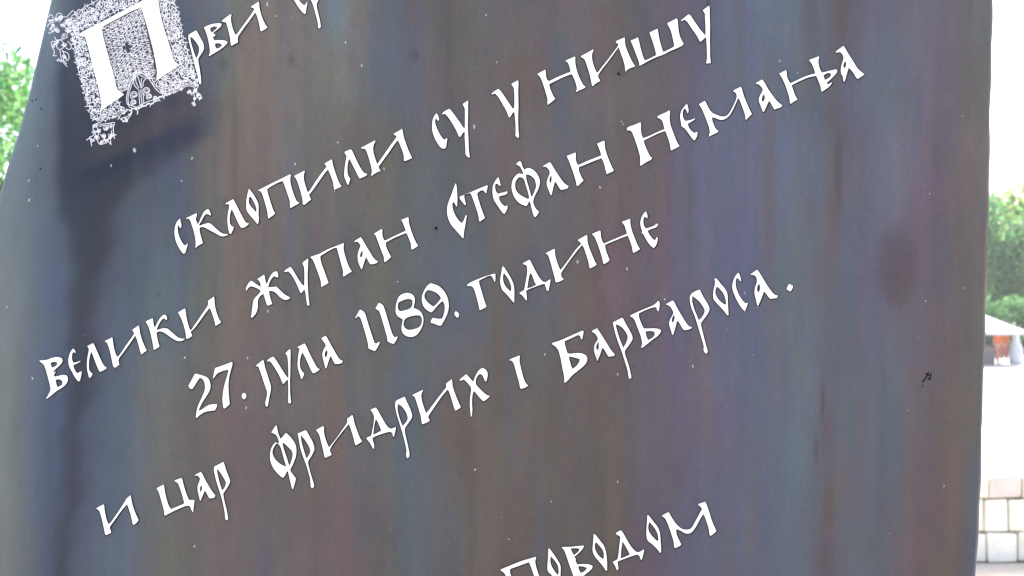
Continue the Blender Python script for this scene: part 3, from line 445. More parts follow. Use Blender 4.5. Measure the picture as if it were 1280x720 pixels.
def plate(name, loops, mat, h=.0021, shade_w=1.6, lo=-.0005, label=None):
    L = [smooth_loop(p) for p in loops]
    L[0] = L[0] if area(L[0]) > 0 else L[0][::-1]
    for i in range(1, len(L)): L[i] = L[i] if area(L[i]) < 0 else L[i][::-1]
    L = [shrink(l, .22) for l in L]
    flat = [p for l in L for p in l]
    tris = tessellate_polygon([[Vector((p[0], p[1], 0)) for p in l] for l in L])
    vs = [at(p[0], p[1], h) for p in flat] + [at(p[0], p[1], lo) for p in flat]; n = len(flat)
    fs = []
    for t in tris:
        a, b_, c_ = (flat[k] for k in t)
        s = (b_[0] - a[0]) * (c_[1] - a[1]) - (c_[0] - a[0]) * (b_[1] - a[1])
        if abs(s) > 1e-6: fs.append(tuple(t) if s < 0 else tuple(t)[::-1])
    k0 = 0
    for l in L:
        m = len(l)
        for i in range(m):
            a, c_ = k0 + i, k0 + (i + 1) % m; fs.append((a, c_, n + c_, n + a))
        k0 += m
        if shade_w:
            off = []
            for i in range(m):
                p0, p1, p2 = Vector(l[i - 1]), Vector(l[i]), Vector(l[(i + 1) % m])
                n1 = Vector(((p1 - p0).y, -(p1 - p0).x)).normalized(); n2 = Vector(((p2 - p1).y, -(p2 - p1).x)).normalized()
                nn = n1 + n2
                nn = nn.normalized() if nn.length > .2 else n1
                off.append(p1 + nn * shade_w * rng.uniform(.6, 1.1) + Vector((.35, .55)))  # rim pushed down and right, as the letter's painted shadow
            bi = len(shade_v)
            for i in range(m): shade_v.append(at(l[i][0], l[i][1], .0003)); shade_v.append(at(off[i].x, off[i].y, .0003))
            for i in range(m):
                j = (i + 1) % m; shade_f.append((bi + 2 * i, bi + 2 * i + 1, bi + 2 * j + 1, bi + 2 * j))
    o = child(name, vs, fs, mat)
    if label: o['label'] = label
    return o
ox = oy = 0
for ln in LETTERS.strip().splitlines():
    ln = ln.strip()
    if ln.startswith('@'): ox, oy = (float(v) for v in ln[1:].split(','))
    elif ln:
        ch, r = ln.split(': ', 1)
        loops = [[(ox + float(a.split(',')[0]) / 8, oy + float(a.split(',')[1]) / 8) for a in p.split()] for p in r.split(';')]
        kind = 'dot' if ch == '.' else 'digit' if ch in '127890' else 'letter'
        plate(kind, loops, M_paint)
INIT = "75,345 90,322 300,215 500,110 720,-5 830,-62 850,-70 855,-30 864,0 880,120 920,280 960,400 1000,530 1020,600 1040,625 1068,640 1050,672 1000,705 920,755 845,810 843,770 850,720 838,640 815,520 780,380 740,240 710,140 690,75 600,110 480,175 330,255 300,280 310,350 330,430 360,540 390,650 410,720 440,850 455,895 522,945 480,978 400,1030 340,1075 300,1098 285,1132 275,1120 290,1060 292,1030 280,950 250,830 210,680 180,560 150,440 130,372 100,362 78,368"
init_loop = [(90 + float(a.split(',')[0]) / 8, float(a.split(',')[1]) / 8) for a in INIT.split()]
plate('initial_letter', [init_loop], M_paint, .0022, 1.3, label='large ornate white initial letter set in filigree')
child('shade_outline', shade_v, shade_f, M_shade)['kind'] = 'stuff'

# ---------------------------------------------------------------- filigree around the initial
def ribbon(vs, fs, pts, w0, w1=None, h=.0009):
    w1 = w0 if w1 is None else w1
    n = len(pts); b0 = len(vs)
    for i, p in enumerate(pts):
        a = pts[max(0, i - 1)]; c_ = pts[min(n - 1, i + 1)]
        dx_, dy_ = c_[0] - a[0], c_[1] - a[1]; l = math.hypot(dx_, dy_) or 1
        wd = (w0 + (w1 - w0) * i / (n - 1)) / 2
        nx, ny = -dy_ / l * wd, dx_ / l * wd
        vs.append(at(p[0] + nx, p[1] + ny, h)); vs.append(at(p[0] - nx, p[1] - ny, h))
    for i in range(n - 1):
        a = b0 + 2 * i; fs.append((a, a + 1, a + 3, a + 2))
def inside(P, x, y):
    c_ = False; n = len(P)
    for i in range(n):
        (x1, y1), (x2, y2) = P[i - 1], P[i]
        if (y1 > y) != (y2 > y) and x < (x2 - x1) * (y - y1) / (y2 - y1) + x1: c_ = not c_
    return c_
AX, AY = Vector((.89, -.455)), Vector((.217, .976))
def loc(a, b_, c=(159.4, 59.2)): return (c[0] + AX.x * a + AY.x * b_, c[1] + AX.y * a + AY.y * b_)
def curl(cx, cy, r, a0, turns, sgn, w=.85):
    """a scroll: a spiral with a leaf at its heart"""
    n = 16; pts = []
    for i in range(n):
        t = i / (n - 1); a = a0 + sgn * turns * 2 * math.pi * t; rr = r * (1 - .72 * t)
        pts.append((cx + rr * math.cos(a), cy + rr * math.sin(a)))
    return pts
def gz(): return rng.uniform(.0006, .0011)
# inner field: mirrored fronds fanning out from the upright axis
fv, ff = [], []
def stroke(vs, fs, pts, w=.85, clip=None, avoid=None, w1=None):
    h = gz(); run = []
    for p in pts:
        ok = (clip is None or clip(*p)) and not (avoid and avoid(*p))
        if ok: run.append(p)
        if (not ok or p is pts[-1]) and run:
            if len(run) > 2: ribbon(vs, fs, run, w, w1 if w1 else w, h)
            run = []
def in_init(x, y): return inside(init_loop, x, y)
inner = [(127.5, 35), (176, 9.5), (184, 36), (191, 72), (195, 92), (188, 100), (176, 92), (166, 100), (160, 112), (152, 116), (146, 111), (141, 90), (134, 62)]
def in_inner(x, y): return inside(inner, x, y) and not in_init(x, y)
def in_cross(x, y):
    dx_, dy_ = x - 159.4, y - 59.2; a = dx_ * .976 + dy_ * -.217; b_ = dx_ * .217 + dy_ * .976
    return (abs(a) < 1.9 and abs(b_) < 6.6) or (abs(b_) < 1.8 and abs(a) < 6)
for k in range(-22, 27):
    b0 = k * 2.25
    for s in (-1, 1):
        lift = 7 * math.tanh(b0 / 20.0)
        pts = []
        ph = rng.uniform(0, 6)
        for i in range(26):
            a = i * 1.25
            y_ = b0 + lift * (a / 30.0) ** 1.2 * 1.6 + 1.0 * math.sin(a * .55 + ph)
            pts.append(loc(s * (a + .1), y_))
        stroke(fv, ff, pts, .62, in_inner, in_cross)
        for a in np.arange(3, 31, 5.8):
            y_ = b0 + lift * (a / 30.0) ** 1.2 * 1.6
            c_ = loc(s * (a + rng.uniform(-.8, .8)), y_ + rng.uniform(-.6, .6))
            stroke(fv, ff, curl(c_[0], c_[1], rng.uniform(1.8, 2.9), rng.uniform(0, 6.28), .7, s, .6), .52, in_inner, in_cross)
o = child('filigree_field', fv, ff, M_fil); o['kind'] = 'stuff'; o['label'] = 'fine mirrored scrollwork between the stems of the initial'
# the border band
outer = [(84, 27), (98, 14), (112, 6), (121, 0), (150, -16), (185, -33), (210, -46), (215, -20), (217, 0), (222, 14), (225, 30), (228, 46), (234, 62), (239, 76), (243, 92), (243, 104), (232, 105), (224, 113), (206, 119), (192, 128), (176, 133), (160, 138), (150, 145), (136, 148), (124, 152), (115, 147), (110, 130), (104, 112), (101, 96), (97, 82), (94, 64), (90, 46)]
kn = [(150, 118), (160, 110), (162, 98), (176, 92), (190, 100), (200, 112), (200, 122), (176, 134), (160, 136), (152, 132)]
def in_band(x, y): return inside(outer, x, y) and not in_init(x, y) and not in_inner(x, y) and not inside(kn, x, y)
bv, bf = [], []
cells = []
y = -44
while y < 154:
    x = 82
    while x < 246:
        cx, cy = x + rng.uniform(-1.6, 1.6), y + rng.uniform(-1.6, 1.6)
        if in_band(cx, cy): cells.append((cx, cy))
        x += 5.0
    y += 4.5
for cx, cy in cells:
    s = rng.choice((-1, 1)); r = rng.uniform(2.2, 4.6); a0 = rng.uniform(0, 6.28)
    stroke(bv, bf, curl(cx, cy, r, a0, rng.uniform(.8, 1.5), s), rng.uniform(.6, .95), in_band)
    if rng.random() < .55:                       # a tendril off the scroll
        ang = a0 + rng.uniform(-1, 1); q = [(cx + r * math.cos(a0) + t * 1.3 * math.cos(ang + .18 * t * s), cy + r * math.sin(a0) + t * 1.3 * math.sin(ang + .18 * t * s)) for t in range(7)]
        stroke(bv, bf, q, .9, in_band, None, .35)
    if rng.random() < .16:
        q = [(cx - 1.4, cy), (cx, cy + .3), (cx + 1.6, cy + .2)]; stroke(bv, bf, q, 1.9, in_band, None, .6)
# scalloped rim of the band
per = []
for i in range(len(outer)):
    a, c_ = Vector(outer[i - 1]), Vector(outer[i]); n_ = max(1, int((c_ - a).length / 1.1))
    for k in range(n_): per.append(a + (c_ - a) * k / n_)
rim = [(p.x + 1.2 * math.sin(i * .9) + .7 * math.sin(i * 2.3), p.y + 1.2 * math.cos(i * .8) + .6 * math.sin(i * 1.9)) for i, p in enumerate(per)]
rim.append(rim[0]); ribbon(bv, bf, rim, .8, .8, .0012)
for i in range(3, len(rim) - 3, 5):
    p = rim[i]; q = rim[i + 2]; dx_, dy_ = q[0] - p[0], q[1] - p[1]; l = math.hypot(dx_, dy_) or 1
    ox_, oy_ = dy_ / l, -dx_ / l
    if not inside(outer, p[0] + ox_ * 3, p[1] + oy_ * 3): sg = 1
    else: sg = -1
    stroke(bv, bf, [(p[0] + sg * ox_ * t + .5 * math.sin(t + i), p[1] + sg * oy_ * t) for t in (0, 1, 2, rng.uniform(2.4, 3.6))], 1.1, None, None, .5)
o = child('filigree_border', bv, bf, M_fil); o['kind'] = 'stuff'; o['label'] = 'band of fine white scrollwork framing the initial'
# the knot below the field
kv, kf = [], []
def T(*p): return [(90 + p[i] / 8, 60 + p[i + 1] / 8) for i in range(0, len(p), 2)]
def dens(P, k=4):
    out = []
    n = len(P)
    for i in range(n - 1):
        p0, p1, p2, p3 = (Vector(P[max(0, i - 1)]), Vector(P[i]), Vector(P[i + 1]), Vector(P[min(n - 1, i + 2)]))
        for j in range(k):
            t = j / k
            out.append(tuple(.5 * ((2 * p1) + (p2 - p0) * t + (2 * p0 - 5 * p1 + 4 * p2 - p3) * t * t + (3 * p1 - p0 - 3 * p2 + p3) * t ** 3)))
    out.append(tuple(P[-1])); return out
for P_ in [T(555, 570, 545, 500, 560, 430, 590, 340, 620, 280, 640, 230), T(572, 590, 560, 500, 575, 430, 605, 350, 635, 290),
           T(620, 240, 612, 320, 630, 380, 665, 415), T(650, 270, 670, 320, 690, 400), T(635, 270, 640, 340, 668, 400),
           T(640, 235, 700, 255, 760, 290), T(640, 252, 690, 275, 742, 305), T(712, 385, 712, 345, 735, 310, 765, 305, 790, 335),
           T(700, 400, 690, 350, 700, 300), T(760, 240, 800, 310, 850, 390, 920, 435, 1000, 420), T(745, 262, 790, 340, 840, 410, 900, 455, 980, 450),
           T(800, 340, 830, 400, 870, 440), T(690, 410, 690, 480, 700, 560, 690, 580), T(710, 410, 712, 480, 720, 560), T(670, 420, 672, 500, 680, 570),
           T(570, 590, 640, 612, 700, 590, 760, 560, 820, 545, 880, 490, 960, 470, 1040, 425), T(560, 560, 640, 590, 690, 570, 760, 535, 840, 510, 880, 480),
           T(640, 610, 660, 640, 650, 665), T(600, 615, 590, 650, 560, 668)]:
    stroke(kv, kf, dens(P_), .8)
for cx, cy, r in [(625, 470, 48), (620, 545, 36), (750, 430, 48), (775, 485, 36), (835, 500, 24)]:
    c_ = T(cx, cy)[0]
    for q in (1, .62): stroke(kv, kf, curl(c_[0], c_[1], r / 8 * q, 1.0 + q, 1.1, 1), .8)
o = child('filigree_knot', kv, kf, M_fil); o['kind'] = 'stuff'; o['label'] = 'looped leaf knot below the initial'
def flourish(seq, blobs):
    vs, fs = [], []
    for q in seq: stroke(vs, fs, dens(q), .8)
    for (x, y, r) in blobs + [(x + rng.uniform(-3, 3), y + rng.uniform(-3, 3), r * .8) for x, y, r in blobs]:
        stroke(vs, fs, curl(x, y, r, rng.uniform(0, 6), 1.3, rng.choice((-1, 1))), .58)
        if rng.random() < .7: stroke(vs, fs, curl(x + rng.uniform(-2, 2), y + rng.uniform(-2, 2), r * .7, rng.uniform(0, 6), 1.1, 1), .8)
    o = child('corner_flourish', vs, fs, M_fil); o['kind'] = 'stuff'
def G(ox, oy, s, *p): return [(ox + p[i] / s, oy + p[i + 1] / s) for i in range(0, len(p), 2)]
a = lambda *p: G(50, 0, 7.2, *p)
flourish([a(70, 160, 100, 130, 120, 170, 100, 190), a(140, 180, 150, 130, 185, 120, 200, 160, 170, 200), a(65, 240, 90, 210, 130, 200), a(75, 290, 90, 300, 120, 270),
          a(200, 150, 240, 150, 280, 110, 300, 90), a(130, 330, 150, 360, 210, 350, 250, 330), a(100, 380, 110, 420, 130, 470, 120, 500, 150, 500), a(100, 380, 130, 370, 150, 390),
          a(160, 380, 150, 420, 180, 445, 215, 420, 205, 375, 175, 360, 160, 380), a(180, 450, 190, 520, 210, 560, 245, 600), a(200, 460, 250, 480, 260, 530, 230, 550),
          a(250, 370, 280, 410, 270, 445, 230, 430), a(200, 450, 220, 500, 210, 540, 240, 575), a(210, 230, 250, 270, 240, 330)],
         [(66, 32, 2.6), (70, 24, 2.4), (76, 22, 2.6), (62, 26, 1.6), (72, 38, 2.8), (80, 30, 3), (84, 38, 3.2), (78, 46, 2.6), (70, 54, 2), (88, 30, 3), (67, 58, 2), (82, 56, 2.4), (80, 70, 2.4), (76, 76, 1.8), (86, 24, 2.4), (90, 50, 2.4), (63, 36, 1.8)])
a = lambda *p: G(90, 90, 7.2, *p)
flourish([a(210, 460, 250, 470, 320, 465, 380, 455, 372, 500, 378, 560, 400, 565), a(200, 470, 190, 510, 200, 560, 160, 590, 130, 615), a(160, 580, 170, 630, 178, 668), a(215, 540, 200, 600, 170, 640),
          a(215, 480, 240, 540, 225, 600, 250, 650, 300, 640), a(300, 630, 340, 600, 350, 650), a(360, 520, 345, 580, 320, 610, 352, 655), a(370, 570, 385, 600), a(240, 490, 300, 480, 340, 490), a(250, 560, 290, 590, 280, 620)],
         [(119, 158, 2.4), (124, 164, 3), (131, 160, 3), (137, 156, 2.6), (122, 172, 2.8), (130, 170, 3.2), (137, 170, 2.6), (127, 177, 2.4), (116, 165, 1.8), (133, 177, 2), (141, 168, 1.8), (115, 175, 1.6)])
a = lambda *p: G(160, 60, 7.2, *p)
flourish([a(480, 380, 520, 345, 580, 345, 600, 370, 590, 400, 540, 400, 545, 415), a(590, 400, 600, 450, 590, 500, 580, 515), a(620, 400, 650, 420, 665, 455), a(600, 290, 620, 280, 632, 300, 615, 315), a(600, 330, 630, 330, 625, 360, 600, 370), a(615, 380, 625, 430, 645, 460)],
         [(241, 97, 2.6), (245, 101, 2), (246, 106, 2), (243, 113, 2.2), (240, 117, 2), (247, 119, 1.8), (244, 123, 1.8), (238, 114, 1.6), (241, 129, 1.3), (251, 122, 1.3)])
a = lambda *p: G(90, 90, 7.2, *p)
flourish([a(440, 425, 460, 410, 500, 400, 530, 370), a(450, 430, 480, 445, 510, 410), a(575, 330, 590, 350, 588, 375), a(540, 350, 530, 385, 490, 440)], [(157, 148, 1.6), (152, 149, 1.3)])

# ---------------------------------------------------------------- paint specks, scratches
SPECKS = [(1157, 376, 1.3), (1180, 608, 1.3), (1135, 513, .8), (607.5, 18.5, 1.6), (621, 78, .9), (168, 188, 3.2), (240, 198, 1.9), (139, 207, 1.4), (227, 226, 1.2), (8.5, 384, 1.2), (40.5, 473, 1.5), (231, 447, 1.8),
          (309.5, 447.5, 1.4), (307.5, 510, 1.5), (335, 389, 1.3), (432, 53, 1.6), (452, 82, 1.5), (422, 178, 1.5), (369, 205, 1.7), (334, 5.5, 2), (345, 20, 1.2), (480, 211, 1.3), (592.5, 158.5, 2), (593, 157, 1.2), (750, 234, 1.5),
          (784, 336, 1.6), (681, 443, 1.6), (722, 328, 1.5), (721, 326, 1), (418, 239, 1), (594, 587, 1.6), (243, 683, 1.3), (777, 152, 1.2), (779, 155, 1), (974.5, 76, 1.2), (997, 91, .9), (831, 374, 1.2), (931, 366, 1), (947, 384, 1.1), (931, 389, 1),
          (636, 674, 1.3), (1162, 242, 1), (1205, 360, .7), (36, 226, 1.5), (36.5, 250, 1.8), (47, 182, 1.1), (866, 458, 1.3), (772, 468, 1.4), (497, 352, 1), (689, 627, 1), (772, 602, 1.1)]
sv, sf = [], []
for (x, y, r) in SPECKS + [(rng.uniform(80, 1215), rng.uniform(5, 715), rng.uniform(.3, .6)) for _ in range(40)]:
    b0 = len(sv); n = 7; tl = rng.uniform(-.5, .4); st = rng.uniform(1.1, 2.0)
    for k in range(n):
        a_ = 2 * math.pi * k / n; rr = r * rng.uniform(.7, 1.15)
        dx_, dy_ = rr * .62 * math.cos(a_), rr * st * .8 * math.sin(a_)
        sv.append(at(x + dx_ + tl * dy_, y + dy_, .0006))
    sv.append(at(x, y, .0010))
    for k in range(n): sf.append((b0 + k, b0 + (k + 1) % n, b0 + n))
M_speck, _, _ = new_mat('paint_speck', (.36, .36, .35), .6)
child('paint_speck', sv, sf, M_speck)['kind'] = 'stuff'
kv, kf = [], []
for P_, wd in [([(1153, 478), (1156, 474), (1159, 469), (1161, 464)], 1.2), ([(1157, 467), (1161, 469), (1164, 466), (1163, 472)], 1.6), ([(1160, 474), (1164, 473)], 1.8), ([(1154, 481), (1153, 484)], 1.0),
               ([(544, 284), (547, 287)], 2.2), ([(572, 288), (576, 291)], 1.5), ([(51, 135), (53, 137)], 1.3), ([(44, 124), (46, 125)], 1.3), ([(50, 210), (51, 212)], 1.6), ([(40, 125), (41, 127)], 1.2),
               ([(772, 91), (775, 94)], 2.0), ([(884, 0), (884.3, 8)], .5), ([(886.4, 0), (886.6, 8)], .4)]:
    if len(P_) == 2: P_ = [P_[0], ((P_[0][0] + P_[1][0]) / 2, (P_[0][1] + P_[1][1]) / 2), P_[1]]
    ribbon(kv, kf, P_, wd * 1.7, wd, .0004)
child('scratch', kv, kf, M_dark)['kind'] = 'stuff'

# ---------------------------------------------------------------- low stone wall behind, block by block
M_stone = vary('wall_stone', (.68, .64, .54), (.82, .78, .68), 6, .85, bump=.5, per_object=.10)
M_cap = vary('cap_stone', (.52, .45, .42), (.62, .55, .51), 6, .85, bump=.5, per_object=.10)
M_mortar = vary('mortar', (.22, .21, .13), (.34, .32, .22), 20, .95)
WY = 6.5
def wx(px): return (px - 640) / FPX * WY
def wz(py): return CAMZ - (py - 360) / FPX * WY
wall = tag(empty('stone_wall', (0, WY, 0)), 'low pale stone block wall with a grey cap course at the terrace edge', 'wall')
bm = bmesh.new(); add_box(bm, ((wx(900) + wx(1700)) / 2, .15, (wz(600) + 0) / 2), (wx(1700) - wx(900), .26, wz(600)), .004)
bm_obj('mortar_bed', bm, M_mortar, wall)
def course(p0, p1, joints, mat, nm, dep=.30, off=0):
    for a_, b_ in zip(joints, joints[1:]):
        w_ = wx(b_) - wx(a_) - rng.uniform(.006, .011); h_ = abs(wz(p0) - wz(p1)) - rng.uniform(.007, .011)
        bm = bmesh.new(); add_box(bm, (0, 0, 0), (w_, dep, h_), .014, jit=.006)
        o = bm_obj(nm, bm, M_cap if (a_ == 1235 and nm == 'cap_block') or (nm == 'cap_block' and rng.random() < .3) else mat, wall); o.location = ((wx(a_) + wx(b_)) / 2, .15 - .012 + off + rng.uniform(-.006, .006), (wz(p0) + wz(p1)) / 2)
def jn(fixed, lo, hi, a, b_):
    L_ = list(fixed)
    while L_[0] > lo: L_.insert(0, L_[0] - rng.uniform(a, b_))
    while L_[-1] < hi: L_.append(L_[-1] + rng.uniform(a, b_))
    return L_
course(594, 623, jn([1190, 1235, 1277], 920, 1660, 38, 50), M_stone, 'cap_block', .34, .015)
course(623, 664.5, jn([1229, 1261, 1297], 920, 1660, 28, 42), M_stone, 'stone_block')
course(664.5, 703, jn([1232, 1271, 1312], 920, 1660, 32, 46), M_stone, 'stone_block')

# ---------------------------------------------------------------- market canopy, people, parasol on the plaza
YK = 55.0
def kx(px): return (px - 640) / FPX * YK
M_white = vary('white_canvas', (.42, .45, .50), (.50, .53, .58), 3, .7)
M_pole, _, _ = new_mat('grey_metal', (.35, .35, .36), .4, .6)
M_cloth = vary('mauve_cloth', (.12, .10, .11), (.20, .16, .17), 5, .9)
M_green = vary('dark_green_panel', (.05, .075, .06), (.08, .10, .08), 3, .8)
can = tag(empty('market_canopy', (kx(1227), YK, PLAZA_Z)), 'white peaked market canopy below the trees, right of the steel sheet', 'canopy')
can_h = lambda py: (CAMZ - (py - 360) / FPX * YK) - PLAZA_Z
bm = bmesh.new(); hw = 1.6; ze, zp = can_h(413), can_h(392)
pk = bm.verts.new((0, 0, zp)); cs = []
for k in range(16):
    a_ = k * math.pi / 8 + math.pi / 4; s_ = 1 / max(abs(math.cos(a_)), abs(math.sin(a_)))
    cs.append([(math.cos(a_) * s_ * hw * t_, math.sin(a_) * s_ * hw * t_, ze + (zp - ze) * (1 - t_) ** 1.1) for t_ in (.25, .5, .75, 1)] + [(math.cos(a_) * s_ * hw, math.sin(a_) * s_ * hw, ze - .16)])
rings = [[bm.verts.new(c_[i]) for c_ in cs] for i in range(5)]
for k in range(16): bm.faces.new((pk, rings[0][k], rings[0][(k + 1) % 16]))
for a_, b_ in zip(rings, rings[1:]):
    for k in range(16): bm.faces.new((a_[k], b_[k], b_[(k + 1) % 16], a_[(k + 1) % 16]))
bm_obj('canopy_roof', bm, M_white, can)
for sx in (-1, 1):
    for sy in (-1, 1):
        bm = bmesh.new(); add_tube(bm, [(sx * (hw - .06), sy * (hw - .06), 0), (sx * (hw - .06), sy * (hw - .06), ze)], [.03, .03], 8); bm_obj('pole', bm, M_pole, can)
st = tag(empty('market_stall', (kx(1224), YK + .3, PLAZA_Z)), 'low stall table draped with mauve cloth under the white canopy', 'stall')
bm = bmesh.new(); add_box(bm, (0, 0, .42), (1.5, .8, .84), .03); bm_obj('draped_cloth', bm, M_cloth, st)
bm = bmesh.new(); add_box(bm, (0, 0, .87), (1.56, .86, .05), .01); bm_obj('table_top', bm, M_cloth, st)
bm = bmesh.new(); add_box(bm, (0, .5, 1.15), (1.5, .06, 1.2), .01); bm_obj('back_panel', bm, M_green, st)

M_skin, _, _ = new_mat('skin', (.50, .30, .22), .6)
M_orange = vary('orange_fabric', (.50, .11, .015), (.60, .15, .03), 6, .9)
M_red = vary('salmon_fabric', (.42, .15, .12), (.50, .20, .17), 6, .9)
M_hair = vary('dark_hair', (.03, .02, .015), (.06, .04, .03), 30, .7)
M_shoe, _, _ = new_mat('shoe', (.05, .05, .05), .6)
def skinned(name, joints, edges, mat, parent, root=0, lv=1):
    me = bpy.data.meshes.new(name); me.from_pydata([j[:3] for j in joints], edges, [])
    o = bpy.data.objects.new(name, me); COL.objects.link(o); o.parent = parent
    o.modifiers.new('skin', 'SKIN')
    if not me.skin_vertices: me.attributes.new('skin_dummy', 'FLOAT', 'POINT')
    if me.skin_vertices:
        sv_ = me.skin_vertices[0].data
        for i, j in enumerate(joints):
            r = j[3]; r = r if isinstance(r, tuple) else (r, r); sv_[i].radius = r; sv_[i].use_root = (i == root)
    m = o.modifiers.new('sub', 'SUBSURF'); m.levels = lv; m.render_levels = lv
    me.materials.append(mat)
    return o
def person(x, y, rz, top, trou, label, bend=0.0, step=.1):
    """standing figure, 1.70 m, built as one skinned body with clothing over it"""
    r = tag(empty('person', (x, y, PLAZA_Z), rz), label, 'person', 'people at the market canopy')
    J = [(0, 0, .93, (.13, .10)), (0, -.01, 1.10, (.12, .09)), (0, 0, 1.28, (.15, .10)), (0, .0, 1.40, (.12, .08)), (0, -.01, 1.47, .052), (0, -.03, 1.55, .07), (0, -.03, 1.62, (.078, .092)), (0, -.02, 1.68, .06)]
    E = [(i, i + 1) for i in range(7)]
    for s in (-1, 1):
        b0 = len(J)
        J += [(s * .17, 0, 1.38, .055), (s * .23, .01, 1.12, .042), (s * .25, -.10, .90, .03), (s * .25, -.13, .83, (.022, .035))]
        E += [(3, b0), (b0, b0 + 1), (b0 + 1, b0 + 2), (b0 + 2, b0 + 3)]
        for f, (dy, ln) in enumerate([(-.035, .075), (-.012, .085), (.012, .08), (.035, .062)]):
            k = len(J); J += [(s * .25, -.14 + dy, .79, .009), (s * .245, -.15 + dy, .79 - ln * .55, .008), (s * .235, -.15 + dy, .79 - ln, .007)]
            E += [(b0 + 3, k), (k, k + 1), (k + 1, k + 2)]
        k = len(J); J += [(s * .235, -.185, .82, .011), (s * .23, -.205, .785, .009)]; E += [(b0 + 3, k), (k, k + 1)]
        k = len(J); J += [(s * .09, 0, .86, .085), (s * .10, -.02 + s * step * .5, .48, .052), (s * .10, s * step + .02, .10, .036), (s * .105, s * step - .10, .04, (.04, .03))]
        E += [(0, k), (k, k + 1), (k + 1, k + 2), (k + 2, k + 3)]
    skinned('body', J, E, M_skin, r)
    S_ = [(0, 0, .90, (.155, .12)), (0, -.01, 1.10, (.145, .115)), (0, 0, 1.28, (.175, .125)), (0, 0, 1.42, (.11, .085))]; ES = [(0, 1), (1, 2), (2, 3)]
    for s in (-1, 1):
        b0 = len(S_); S_ += [(s * .18, 0, 1.37, .075), (s * .225, .01, 1.16, .062)]; ES += [(2, b0), (b0, b0 + 1)]
    skinned('shirt', S_, ES, top, r)
    T_ = [(0, 0, .94, (.15, .12))]; ET = []
    for s in (-1, 1):
        b0 = len(T_); T_ += [(s * .09, 0, .84, .105), (s * .10, -.02 + s * step * .5, .48, .078), (s * .10, s * step + .02, .16, .06)]; ET += [(0, b0), (b0, b0 + 1), (b0 + 1, b0 + 2)]
        skinned('shoe', [(s * .10, s * step + .03, .04, .045), (s * .105, s * step - .12, .03, (.045, .03))], [(0, 1)], M_shoe, r)
    skinned('trousers', T_, ET, trou, r)
    skinned('hair', [(0, .03, 1.60, .07), (0, .01, 1.69, .085), (0, -.03, 1.73, .06)], [(0, 1), (1, 2)], M_hair, r)
    return r
person(kx(1248), YK + .1, .3, M_orange, M_red, 'person in an orange shirt standing at the left under the white canopy')
person(kx(1259), YK + .35, -.4, M_orange, M_red, 'person in an orange shirt standing at the right beside the folded white parasol', step=.16)
par = tag(empty('folded_parasol', (kx(1271), YK + .1, PLAZA_Z)), 'folded white parasol standing upright just right of the canopy', 'parasol')
bm = bmesh.new(); n = 20
prof = [(.05, 1.95), (.10, 1.80), (.15, 1.55), (.17, 1.30), (.27, 1.05), (.31, .70), (.30, .42), (.26, .30)]
rings = [[bm.verts.new((math.cos(2 * math.pi * k / n) * r_ * (1 + .14 * (k % 2)), math.sin(2 * math.pi * k / n) * r_ * (1 + .14 * (k % 2)), z_ - .25)) for k in range(n)] for r_, z_ in prof]
for a_, b_ in zip(rings, rings[1:]):
    for k in range(n): bm.faces.new((a_[k], a_[(k + 1) % n], b_[(k + 1) % n], b_[k]))
bm.faces.new(rings[0]); bm_obj('folded_canvas', bm, M_white, par, True)
bm = bmesh.new(); add_tube(bm, [(0, 0, 0), (0, 0, 1.85)], [.03, .02]); bm_obj('pole', bm, M_pole, par)
bm = bmesh.new(); add_box(bm, (0, 0, .04), (.5, .5, .08), .02); bm_obj('base', bm, M_pole, par)

# ---------------------------------------------------------------- trees
def leaf_mat(name, c1, c2, trans=.6):
    m, nt, b = new_mat(name, c1, .5)
    g = N(nt, 'ShaderNodeNewGeometry'); rp = N(nt, 'ShaderNodeValToRGB'); rp.color_ramp.elements[0].color = (*c1, 1); rp.color_ramp.elements[1].color = (*c2, 1)
    nt.links.new(g.outputs['Random Per Island'], rp.inputs[0]); nt.links.new(rp.outputs[0], b.inputs['Base Color'])
    tr = N(nt, 'ShaderNodeBsdfTranslucent'); hs = N(nt, 'ShaderNodeHueSaturation', Saturation=1.1, Value=1.5, Hue=.485); nt.links.new(rp.outputs[0], hs.inputs['Color']); nt.links.new(hs.outputs[0], tr.inputs['Color'])
    mx = N(nt, 'ShaderNodeMixShader', Fac=trans); nt.links.new(b.outputs[0], mx.inputs[1]); nt.links.new(tr.outputs[0], mx.inputs[2])
    nt.links.new(mx.outputs[0], nt.nodes['Material Output'].inputs[0])
    return m
M_leaf = leaf_mat('green_leaf', (.04, .13, .06), (.12, .25, .09))
M_leaf2 = leaf_mat('yellow_green_leaf', (.08, .16, .05), (.18, .27, .07))
M_bark = vary('bark', (.07, .05, .035), (.14, .10, .07), 8, .9, (1, 1, .2), bump=.8)
